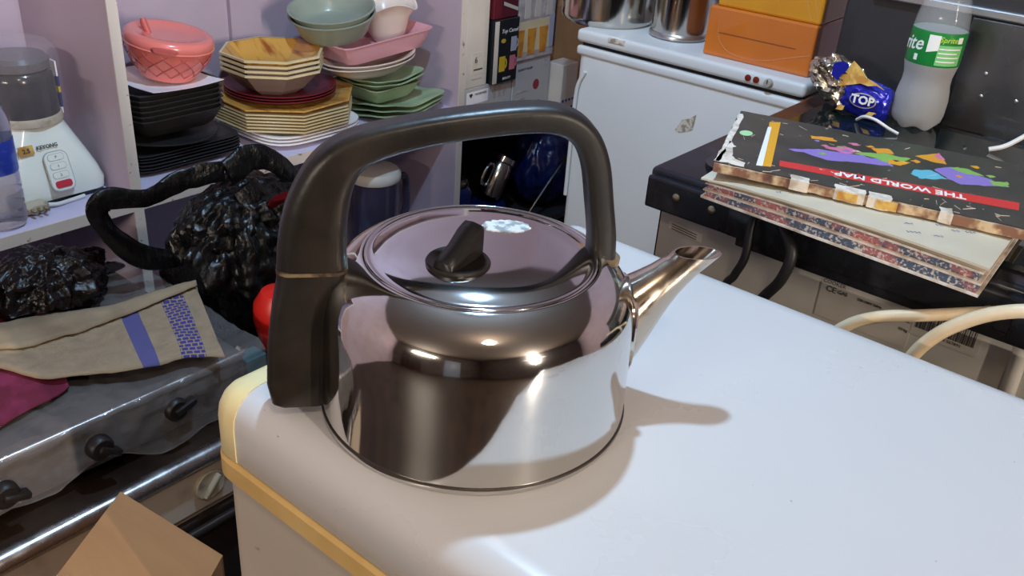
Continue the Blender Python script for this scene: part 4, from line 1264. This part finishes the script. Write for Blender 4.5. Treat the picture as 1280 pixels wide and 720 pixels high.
lb = fdec(ck_, 'paper_label', [(.052, .824), (.098, .820), (.099, .809), (.053, .813)], M['label'], yy)
for r in range(3): fdec(lb, 'label_line', [(.057, .8205 - .003 * r), (.092, .8175 - .003 * r), (.092, .8165 - .003 * r), (.057, .8195 - .003 * r)], M['ink'], yy - .0004, .0004)
l2 = fdec(ck_, 'rating_plate', [(.250, .824), (.352, .824), (.352, .775), (.250, .775)], M['silverlabel'], yy)
for s, sz, x, z in (('COOKER', .0062, .264, .819), ('CE', .0095, .262, .811), ('GAS', .006, .275, .811), ('220-240V 50Hz', .0042, .305, .811), ('MODEL', .005, .342, .807), ('10 kg', .0045, .345, .796)):
    link('plate_lettering', tr(text_vf(s, sz, .0002), M=frame((x, yy - .0008, z), (1, 0, 0), (0, 0, 1))), M['ink'], l2, smooth=False)
l3 = fdec(ck_, 'barcode_label', [(.352, .829), (.420, .829), (.420, .795), (.352, .795)], M['silverlabel'], yy - .0002)
random.seed(11); g = G(); x = .356
while x < .414:
    w1 = random.choice((.0006, .0009, .0014, .0018)); g.add(prism([(x, .8045), (x + w1, .8045), (x + w1, .8265), (x, .8265)], (0, yy - .0008, 0), (1, 0, 0), (0, 0, 1), .0004)); x += w1 + random.choice((.0007, .0010, .0015))
link('barcode', g, M['ink'], l3, smooth=False)
link('barcode_digits', tr(text_vf('6 901234 567892', .0048, .0002), M=frame((.386, yy - .0008, .8010), (1, 0, 0), (0, 0, 1))), M['ink'], l3, smooth=False)
gl = prism(rrect(.62, .40, .03, 6), (.370, .870, SZ + .0005), (1, 0, 0), (0, 1, 0), .006)
link('glass_lid', gl, M['glass'], ck_, smooth=False)
for x, y in ((.06, .68), (.72, .68), (.06, 1.06), (.72, 1.06)):
    link('foot', lathe([(.02, 0), (.022, .004), (.022, .052)], 14), M['blackgl'], ck_, loc=(x, y, 0))

# ---- cables
tag(link('black_cable', tube([(.168, .614, .880), (.170, .606, .862), (.172, .602, .83), (.165, .600, .805), (.155, .598, .77), (.152, .60, .60), (.155, .60, .30), (.16, .60, .008)], .0048, 10), M['cableblack']), 'thin black cable hanging straight down behind the cooker back', 'cable')
tag(link('black_cable', tube([(.196, .614, .879), (.212, .602, .873), (.226, .594, .856), (.222, .590, .825), (.206, .590, .795), (.192, .592, .76), (.19, .595, .60), (.20, .595, .30), (.21, .595, .008)], .0062, 10), M['cableblack']), 'thick black cable looping outward from the cooker back', 'cable')
tag(link('cream_cable', tube([(.55, .600, .905), (.47, .592, .888), (.425, .585, .872), (.375, .575, .852), (.335, .568, .836), (.308, .566, .815), (.298, .568, .79), (.295, .575, .70), (.295, .58, .40), (.30, .58, .009)], .0062, 10), M['cablecream']), 'cream cable curving low under the book corner', 'cable')
tag(link('cream_cable', tube([(.58, .560, .925), (.48, .558, .905), (.436, .556, .888), (.405, .554, .862), (.386, .553, .835), (.376, .554, .808), (.372, .556, .78), (.37, .565, .70), (.37, .57, .40), (.375, .57, .009)], .0066, 10), M['cablecream']), 'cream cable dropping past the barcode label', 'cable')

# ---- dark appliance behind
ap = thing('dark_oven', 'dark steel oven with aluminium strip standing behind the cooker', 'oven', (0, 0, 0))
link('oven_body', box(.020, .95, 1.150, 1.60, .05, 1.16, .006), M['darkbox'], ap, smooth=False)
link('steel_panel', box(.205, .94, 1.143, 1.151, .875, 1.034, .002), M['darksteel'], ap, smooth=False)
link('aluminium_strip', box(.060, .94, 1.140, 1.151, 1.036, 1.048, .002), M['trimal'], ap, smooth=False)
link('lower_ledge', box(.020, .94, 1.125, 1.151, .86, .876, .003), M['blackgl'], ap, smooth=False)
for x, z in ((.243, .962), (.246, .930), (.292, .934)):
    link('dent_screw', tr(lathe([(.0028, 0), (.0028, .0008), (.002, .0014), (0, .0016)], 16), rot=(math.radians(90), 0, 0)), M['trimal'], ap, loc=(x, 1.1432, z))
for x, y in ((.06, 1.19), (.90, 1.19), (.06, 1.56), (.90, 1.56)):
    link('foot', lathe([(.02, 0), (.022, .004), (.022, .052)], 14), M['blackgl'], ap, loc=(x, y, 0))

# ------------------------------------------------------------------ books
BZ = SZ + .0068
lb_ = thing('open_workbook', 'thick dog-eared book with blank beige endpaper lying under the atlas', 'book', (0, 0, 0))


def lbz(u, vv): return BZ + .0300 + .0022 * math.sin(2.2 * u + .4) * (1 - vv) - .008 * (1 - u) ** 3


def lb_xy(u, vv): return (.100 + .018 * (1 - vv) + (.296 + .008 * vv) * u, .577 - .014 * u + .235 * vv)


def slab(z0, z1, inset, n=24, wob=0.0):
    def fn0(u, vv):
        x, y = lb_xy(u, vv); x += inset * (1 - 2 * u); y += inset * (1 - vv)
        return (x, y, z1(u, vv) + wob * noise.noise((x * 40, y * 40, z1(u, vv) * 90)))
    top = grid(n, 8, fn0)
    v_ = list(top[0]); m_ = len(v_)
    for j in range(8):
        for i in range(n):
            p = v_[j * n + i]; u, vv = i / (n - 1), j / 7
            v_.append(Vector((p.x, p.y, z0(u, vv))))
    f_ = list(top[1]) + [tuple(m_ + q for q in reversed(t)) for t in top[1]]
    ring = [i for i in range(n)] + [j * n + n - 1 for j in range(1, 8)] + [7 * n + i for i in range(n - 2, -1, -1)] + [j * n for j in range(6, 0, -1)]
    for a, b in zip(ring, ring[1:] + ring[:1]): f_.append((a, m_ + a, m_ + b, b))
    return v_, f_


base0 = lambda u, vv: BZ
link('lower_cover', slab(base0, lambda u, vv: BZ + .0022, 0.0), M['scuff'], lb_, smooth=False)
h1 = lambda s: (lambda u, vv: BZ + .0022 + (lbz(u, vv) - BZ - .0044) * s)
for k, (a, b, m, ins) in enumerate(((0, .34, 'bookedge', .003), (.34, .42, 'scuff', .001), (.42, .74, 'bookedge', .005), (.74, .82, 'scuff', .002), (.82, 1.0, 'pages', .004))):
    link('page_block', slab(h1(a), h1(b), ins), M[m], lb_, smooth=False)
link('endpaper', slab(lambda u, vv: lbz(u, vv) - .0022, lbz, -.002, wob=.0008), M['paper'], lb_, smooth=False)
random.seed(5)
for k in range(16):
    u = random.uniform(.18, .90); vv = random.uniform(.05, .30)
    x, y = lb_xy(u, vv); pts = []; n_ = random.randint(5, 12)
    for j in range(n_):
        pts.append((x + j * .0011, y + .0017 * math.sin(j * 2.1 + k) + .0007 * j + .001 * noise.noise((j * .9, k, 0)), lbz(u + j * .0036, vv) + .0008))
    link('pen_scribble', tube(pts, .00028, 4, 2), M['blueink'], lb_)

AZ = BZ + .0328
ao = Vector((.128, .577, 0)); au = Vector((.970, .242, 0)).normalized(); av = Vector((-.242, .970, 0)).normalized()
AT = thing('atlas', 'worn black world atlas with red title banner lying on the beige book', 'book', (0, 0, 0))
AW, AH = .318, .205


def askew(u, vv): return Vector((ao.x, ao.y, 0)) + au * (u - .10 * vv) + av * vv


def aslab(z0, z1, u0, u1, v0, v1, wob=0.0, n=40):
    def fn(a, b):
        uu = u0 + (u1 - u0) * a; vv = v0 + (v1 - v0) * b
        if wob:
            e = min(a, 1 - a, b, 1 - b)
            if e < .001:
                uu += wob * noise.noise((uu * 90, vv * 90, 1.0)) * (1 if a < .001 or a > .999 else 0)
                vv += wob * noise.noise((uu * 90, vv * 90, 7.0)) * (1 if b < .001 or b > .999 else 0)
        p = askew(uu, vv); return (p.x, p.y, z1)
    return grid(n, 20, fn, z1 - z0)


link('back_cover', aslab(AZ, AZ + .0022, 0, AW, 0, AH, .002), M['spine'], AT, smooth=False)
link('page_block', aslab(AZ + .0020, AZ + .0090, .004, AW - .004, .004, AH - .004), M['pages'], AT, smooth=False)
link('spine', aslab(AZ + .0010, AZ + .0100, -.001, AW, -.0022, .0045, .0022, 60), M['spine'], AT, smooth=False)
link('front_cover', aslab(AZ + .0090, AZ + .0110, -.001, AW, .002, AH, .002), M['atlas'], AT, smooth=False)
ATZ = AZ + .0110


def adec(name, pts, m, lift=.0):
    poly = [askew(u + .10 * vv, vv) for u, vv in pts]
    v_ = [Vector((p.x, p.y, ATZ - .0002)) for p in poly] + [Vector((p.x, p.y, ATZ + .00025 + lift)) for p in poly]; n_ = len(poly)
    f_ = [tuple(range(n_))[::-1], tuple(range(n_, 2 * n_))] + [(i, (i + 1) % n_, n_ + (i + 1) % n_, n_ + i) for i in range(n_)]
    return link(name, (v_, f_), M[m], AT, smooth=False)


def ragged(pts, amp=.0022, sub=5, seed=0):
    out = []
    for k in range(len(pts)):
        a = Vector((pts[k][0], pts[k][1], 0)); b = Vector((pts[(k + 1) % len(pts)][0], pts[(k + 1) % len(pts)][1], 0))
        for j in range(sub):
            p = a.lerp(b, j / sub)
            out.append((p.x + amp * noise.noise((p.x * 200, p.y * 200, seed)), p.y + 1.6 * amp * noise.noise((p.x * 200, p.y * 200, seed + 5))))
    return out


adec('yellow_strip', [(.020, .180), (.032, .188), (.055, .022), (.046, .019)], 'map_yellow')
adec('white_strip', [(.0225, .159), (.0265, .161), (.0465, .019), (.040, .017)], 'white', .0001)
adec('scuffed_corner', ragged([(-.001, .004), (.030, .004), (.026, .018), (.010, .03), (.006, .065), (-.003, .08)], .004, 5, 3), 'scuff')
adec('green_spot', [(.0055 + .0075 * math.cos(2 * math.pi * k / 16), .119 + .010 * math.sin(2 * math.pi * k / 16)) for k in range(16)], 'map_mint')
adec('scuffed_edge', ragged([(-.002, .003), (.004, .003), (-.004, .10), (-.014, .19), (-.020, .19), (-.010, .09)], .003, 8, 6), 'scuff')
adec('land_print', ragged([(.073, .158), (.097, .166), (.104, .155), (.076, .148)], .002, 4, 1), 'map_orange')
adec('land_print', ragged([(.060, .094), (.090, .114), (.137, .122), (.160, .120), (.172, .108), (.139, .098), (.104, .082)], .003, 5, 2), 'map_purple')
adec('land_print', ragged([(.095, .124), (.118, .143), (.134, .134), (.120, .117)], .002, 4, 3), 'map_pink', .0001)
adec('land_print', ragged([(.125, .126), (.158, .147), (.186, .146), (.171, .113), (.150, .122)], .003, 5, 4), 'map_green', .0001)
adec('land_print', ragged([(.142, .155), (.160, .168), (.168, .151), (.150, .143)], .002, 4, 5), 'map_orange', .0002)
adec('land_print', ragged([(.164, .128), (.186, .132), (.178, .116), (.165, .112)], .002, 4, 12), 'map_yellow', .0002)
adec('land_print', ragged([(.190, .161), (.212, .188), (.223, .154), (.207, .152)], .002, 4, 6), 'map_orange')
adec('land_print', ragged([(.209, .176), (.213, .189), (.221, .168), (.214, .166)], .001, 4, 13), 'map_pink', .0001)
adec('land_print', ragged([(.211, .127), (.229, .147), (.270, .130), (.286, .118), (.257, .103), (.239, .093), (.221, .112)], .003, 5, 7), 'map_purple')
adec('land_print', ragged([(.190, .095), (.193, .110), (.210, .120), (.226, .101), (.202, .085)], .002, 5, 8), 'map_cyan', .0001)
adec('land_print', ragged([(.226, .144), (.245, .152), (.262, .137), (.245, .132)], .002, 4, 9), 'map_green', .0001)
adec('land_print', ragged([(.268, .124), (.286, .132), (.287, .117), (.271, .112)], .002, 4, 10), 'map_green', .0001)
adec('title_banner', [(.059, .048), (.062, .030), (.296, .050), (.297, .073)], 'map_red')
tp = askew(.182 + .10 * .052, .0500)
Ma = frame((tp.x, tp.y, ATZ + .0005), -(au + av * .075).normalized(), -(av - au * .075).normalized())
tv = text_vf('THE WORLD MAP', .0175, .0002, bold=.0004)
link('title_lettering', tr(tv, M=Ma @ Matrix.Scale(.92, 4, (1, 0, 0))), M['white'], AT, smooth=False)
random.seed(9)
for k in range(46):
    u = random.uniform(.0, .29); vv = random.choice((random.uniform(.006, .03), random.uniform(.03, .19)))
    L = random.uniform(.004, .016); a = random.uniform(0, 6.28); w1 = random.uniform(.0002, .0006)
    adec('scratch', [(u, vv), (u + L * math.cos(a) + w1, vv + L * math.sin(a)), (u + L * math.cos(a), vv + L * math.sin(a) + w1)], 'scuff', .0003)
for u, w1 in ((.080, .018), (.125, .030), (.158, .022), (.225, .014)):
    sp_ = aslab(AZ + .0005, ATZ + .0006, u, u + w1, -.0040, .011, .003, 10)
    link('spine_tape', sp_, M['scuff'], AT, smooth=False)
for u in (.128, .166):
    link('yellow_spine_label', aslab(AZ + .0015, ATZ - .0005, u, u + .020, -.0056, -.0030, .001, 8), M['gold'], AT, smooth=False)
random.seed(21)
for k in range(16):
    u = random.uniform(.075, .28); vv = random.uniform(.085, .165); q_ = random.uniform(.003, .007)
    adec('island_print', ragged([(u, vv), (u + q_, vv + q_ * .8), (u + q_ * 2, vv), (u + q_, vv - q_ * .7)], .002, 3, k), random.choice(['map_purple', 'map_green', 'map_orange', 'map_pink', 'map_yellow', 'map_green']), .0002)

# ------------------------------------------------------------------ soda bottle, biscuit wrapper, white cords
bt = thing('soda_bottle', 'frosted clear soda bottle with green label behind the atlas', 'bottle', (.1900, 1.055, SZ + .0068))
prof = [(0, .004), (.018, .001), (.026, .0), (.0325, .008), (.0345, .020), (.0350, .040), (.0335, .052), (.0315, .062), (.0315, .072), (.0335, .082), (.0348, .088), (.0350, .134), (.0, .1345)]
prof = [(r, z) for r, z in prof]


def petal(t, r, z): return 0.0


base_p = lathe(prof, 60, cap0=False, cap1=False)
bv = []
for p in base_p[0]:
    p = Vector(p); a = math.atan2(p.y, p.x)
    if p.z < .02:
        k = 1 - p.z / .02; p.z += .005 * k * (0.5 + 0.5 * math.cos(5 * a)) * (1 if p.length > .01 else 0)
    bv.append(p)
link('frosted_body', (bv, base_p[1]), M['frost'], bt)
link('clear_shoulder', lathe([(.0350, .134), (.0348, .140), (.0335, .152), (.0295, .170), (.0240, .190), (.0180, .208), (.0140, .220), (.0130, .226), (.0130, .236)], 60, cap0=False), M['bottlepet'], bt)
lw = link('label_wrap', lathe([(.0349, .090), (.0353, .0905), (.0353, .1345), (.0348, .1350)], 60, cap0=False, cap1=False), M['greenlabel'], bt)
link('cap', lathe([(.0140, .228), (.0150, .230), (.0150, .244), (.0135, .246), (0, .246)], 30), M['greenlabel'], bt)


def wrap_text(s, size, ang, z, m, shear=0.0, name='lettering', R=.0356, tilt=0.0):
    vf_ = text_vf(s, size, .0002, shear, bold=size * .01)
    v_ = []
    for p in vf_[0]:
        x, y = p.x, p.y + p.x * tilt
        a = ang + x / R
        v_.append(((R + p.z) * math.cos(a), (R + p.z) * math.sin(a), z + y))
    return link(name, (v_, vf_[1]), m, lw, smooth=False)


def wrap_rect(x0, x1, z0, z1, m, name, R=.0355, skew=0.0):
    n_ = 8; v_ = []
    for i in range(n_ + 1):
        a = x0 + (x1 - x0) * i / n_
        for rr in (R - .0002, R + .0002):
            for z in (z0 + skew * (i / n_), z1): v_.append((rr * math.cos(a), rr * math.sin(a), z))
    f_ = []
    for i in range(n_):
        b_ = i * 4
        f_ += [(b_ + 2, b_ + 6, b_ + 7, b_ + 3), (b_, b_ + 1, b_ + 5, b_ + 4), (b_, b_ + 4, b_ + 6, b_ + 2), (b_ + 1, b_ + 3, b_ + 7, b_ + 5)]
    f_ += [(0, 2, 3, 1), (n_ * 4, n_ * 4 + 1, n_ * 4 + 3, n_ * 4 + 2)]
    return link(name, (v_, f_), m, lw, smooth=False)


AC = -1.316      # bearing of the label's middle, turned towards the shop floor
wrap_text('Sprite', .026, AC - 1.32, .114, M['white'], .15, tilt=.12)
wrap_rect(AC - .30, AC + .12, .108, .131, M['white'], 'white_panel', skew=.004)
wrap_rect(AC + .10, AC + 1.10, .0925, .119, M['lightgreen'], 'text_panel')
wrap_text('Sprite', .010, AC + .42, .126, M['limeprint'], .2)
wrap_rect(AC + .80, AC + 1.02, .122, .130, M['white'], 'round_mark')
for r in range(4): wrap_rect(AC + .14, AC + 1.0 - .12 * (r % 2), .1135 - .0055 * r, .1150 - .0055 * r, M['white'], 'print_line', R=.0358)
wrap_rect(AC - .72, AC - .58, .095, .103, M['white'], 'bottle_mark')

# biscuit wrapper
bw = thing('biscuit_wrapper', 'torn blue and silver foil biscuit packet marked TOP', 'wrapper', (.106, 1.028, SZ + .0068), (0, 0, math.radians(4)))


def pack_fn(p):
    q = Vector((p.x * .037, p.y * .020, p.z * .026))
    e = 6.0
    q *= (abs(p.x) ** e + abs(p.y) ** 2.4 + abs(p.z) ** e) ** (-1 / e) * .95
    q += p.normalized() * (.0050 * (crumple(p, 2.0) - .5))
    q += Vector((.018, 0, .026 + q.x * -.12))
    if q.z < .0006: q.z = .0006
    return q


link('blue_packet', ico(5, pack_fn), M['foilblue'], bw, angle=35)


def foil_fn(p):
    q = Vector((p.x * .036, p.y * .020, p.z * .034)) + p.normalized() * (.022 * (crumple(p, 1.5) - .5) + .008 * (crumple(p, 4.0) - .5))
    q.x -= q.z * .35
    q += Vector((-.026, .002, .040))
    if q.z < .0006: q.z = .0006
    return q


link('torn_foil', ico(4, foil_fn), M['foilsilver'], bw, angle=20)
link('blue_flap', prism(ragged([(-.030, .052), (-.020, .050), (-.008, .070), (-.018, .078), (-.030, .070)], .003, 3, 2), (0, -.024, 0), (1, 0, 0), (0, 0, 1), .0016), M['foilblue'], bw, smooth=False)
link('gold_flap', prism(ragged([(-.026, .038), (.010, .050), (.044, .049), (.014, .062), (-.006, .076)], .003, 3, 4), (0, -.021, 0), (1, -.1, 0), (0, .1, 1), .0014), M['gold'], bw, smooth=False)
link('oval_badge', prism(ell(.0185, .0105, 30), (.020, -.0222, .0285), (1, 0, 0), (0, -.05, 1), .001), M['silverlabel'], bw, smooth=False)
link('oval_field', prism(ell(.0170, .0090, 30), (.020, -.0230, .0287), (1, 0, 0), (0, -.05, 1), .001), M['foilblue'], bw, smooth=False)
link('top_lettering', tr(text_vf('TOP', .0165, .0005, bold=.0005), M=frame((.020, -.0246, .0290), (1, 0, 0), (0, -.05, 1))), M['white'], bw, smooth=False)
link('biscuit_print', prism(ragged([(.026, .008), (.037, .010), (.042, .015), (.032, .015)], .001, 3, 1), (0, -.0215, 0), (1, 0, 0), (0, 0, 1), .0014), M['gold'], bw, smooth=False)
link('biscuit_print', prism(ragged([(-.014, .008), (-.004, .010), (-.003, .016), (-.012, .015)], .001, 3, 1), (0, -.0215, 0), (1, 0, 0), (0, 0, 1), .0014), M['gold'], bw, smooth=False)

tag(link('white_cable', tube([(.128, 1.000, SZ + .0095), (.140, .990, SZ + .019), (.158, .985, SZ + .020), (.178, .985, SZ + .013), (.192, .985, SZ + .0093)], .0022, 8), M['cablewhite']), 'short white cable arching beside the soda bottle base', 'cable')
tag(link('white_cable', tube([(.300, 1.02, SZ + .0095), (.318, 1.03, SZ + .018), (.345, 1.045, SZ + .045), (.375, 1.06, SZ + .072), (.43, 1.07, SZ + .09), (.48, 1.08, SZ + .05), (.50, 1.08, SZ + .0095)], .0032, 8), M['cablewhite']), 'white cable rising in front of the dark oven', 'cable')
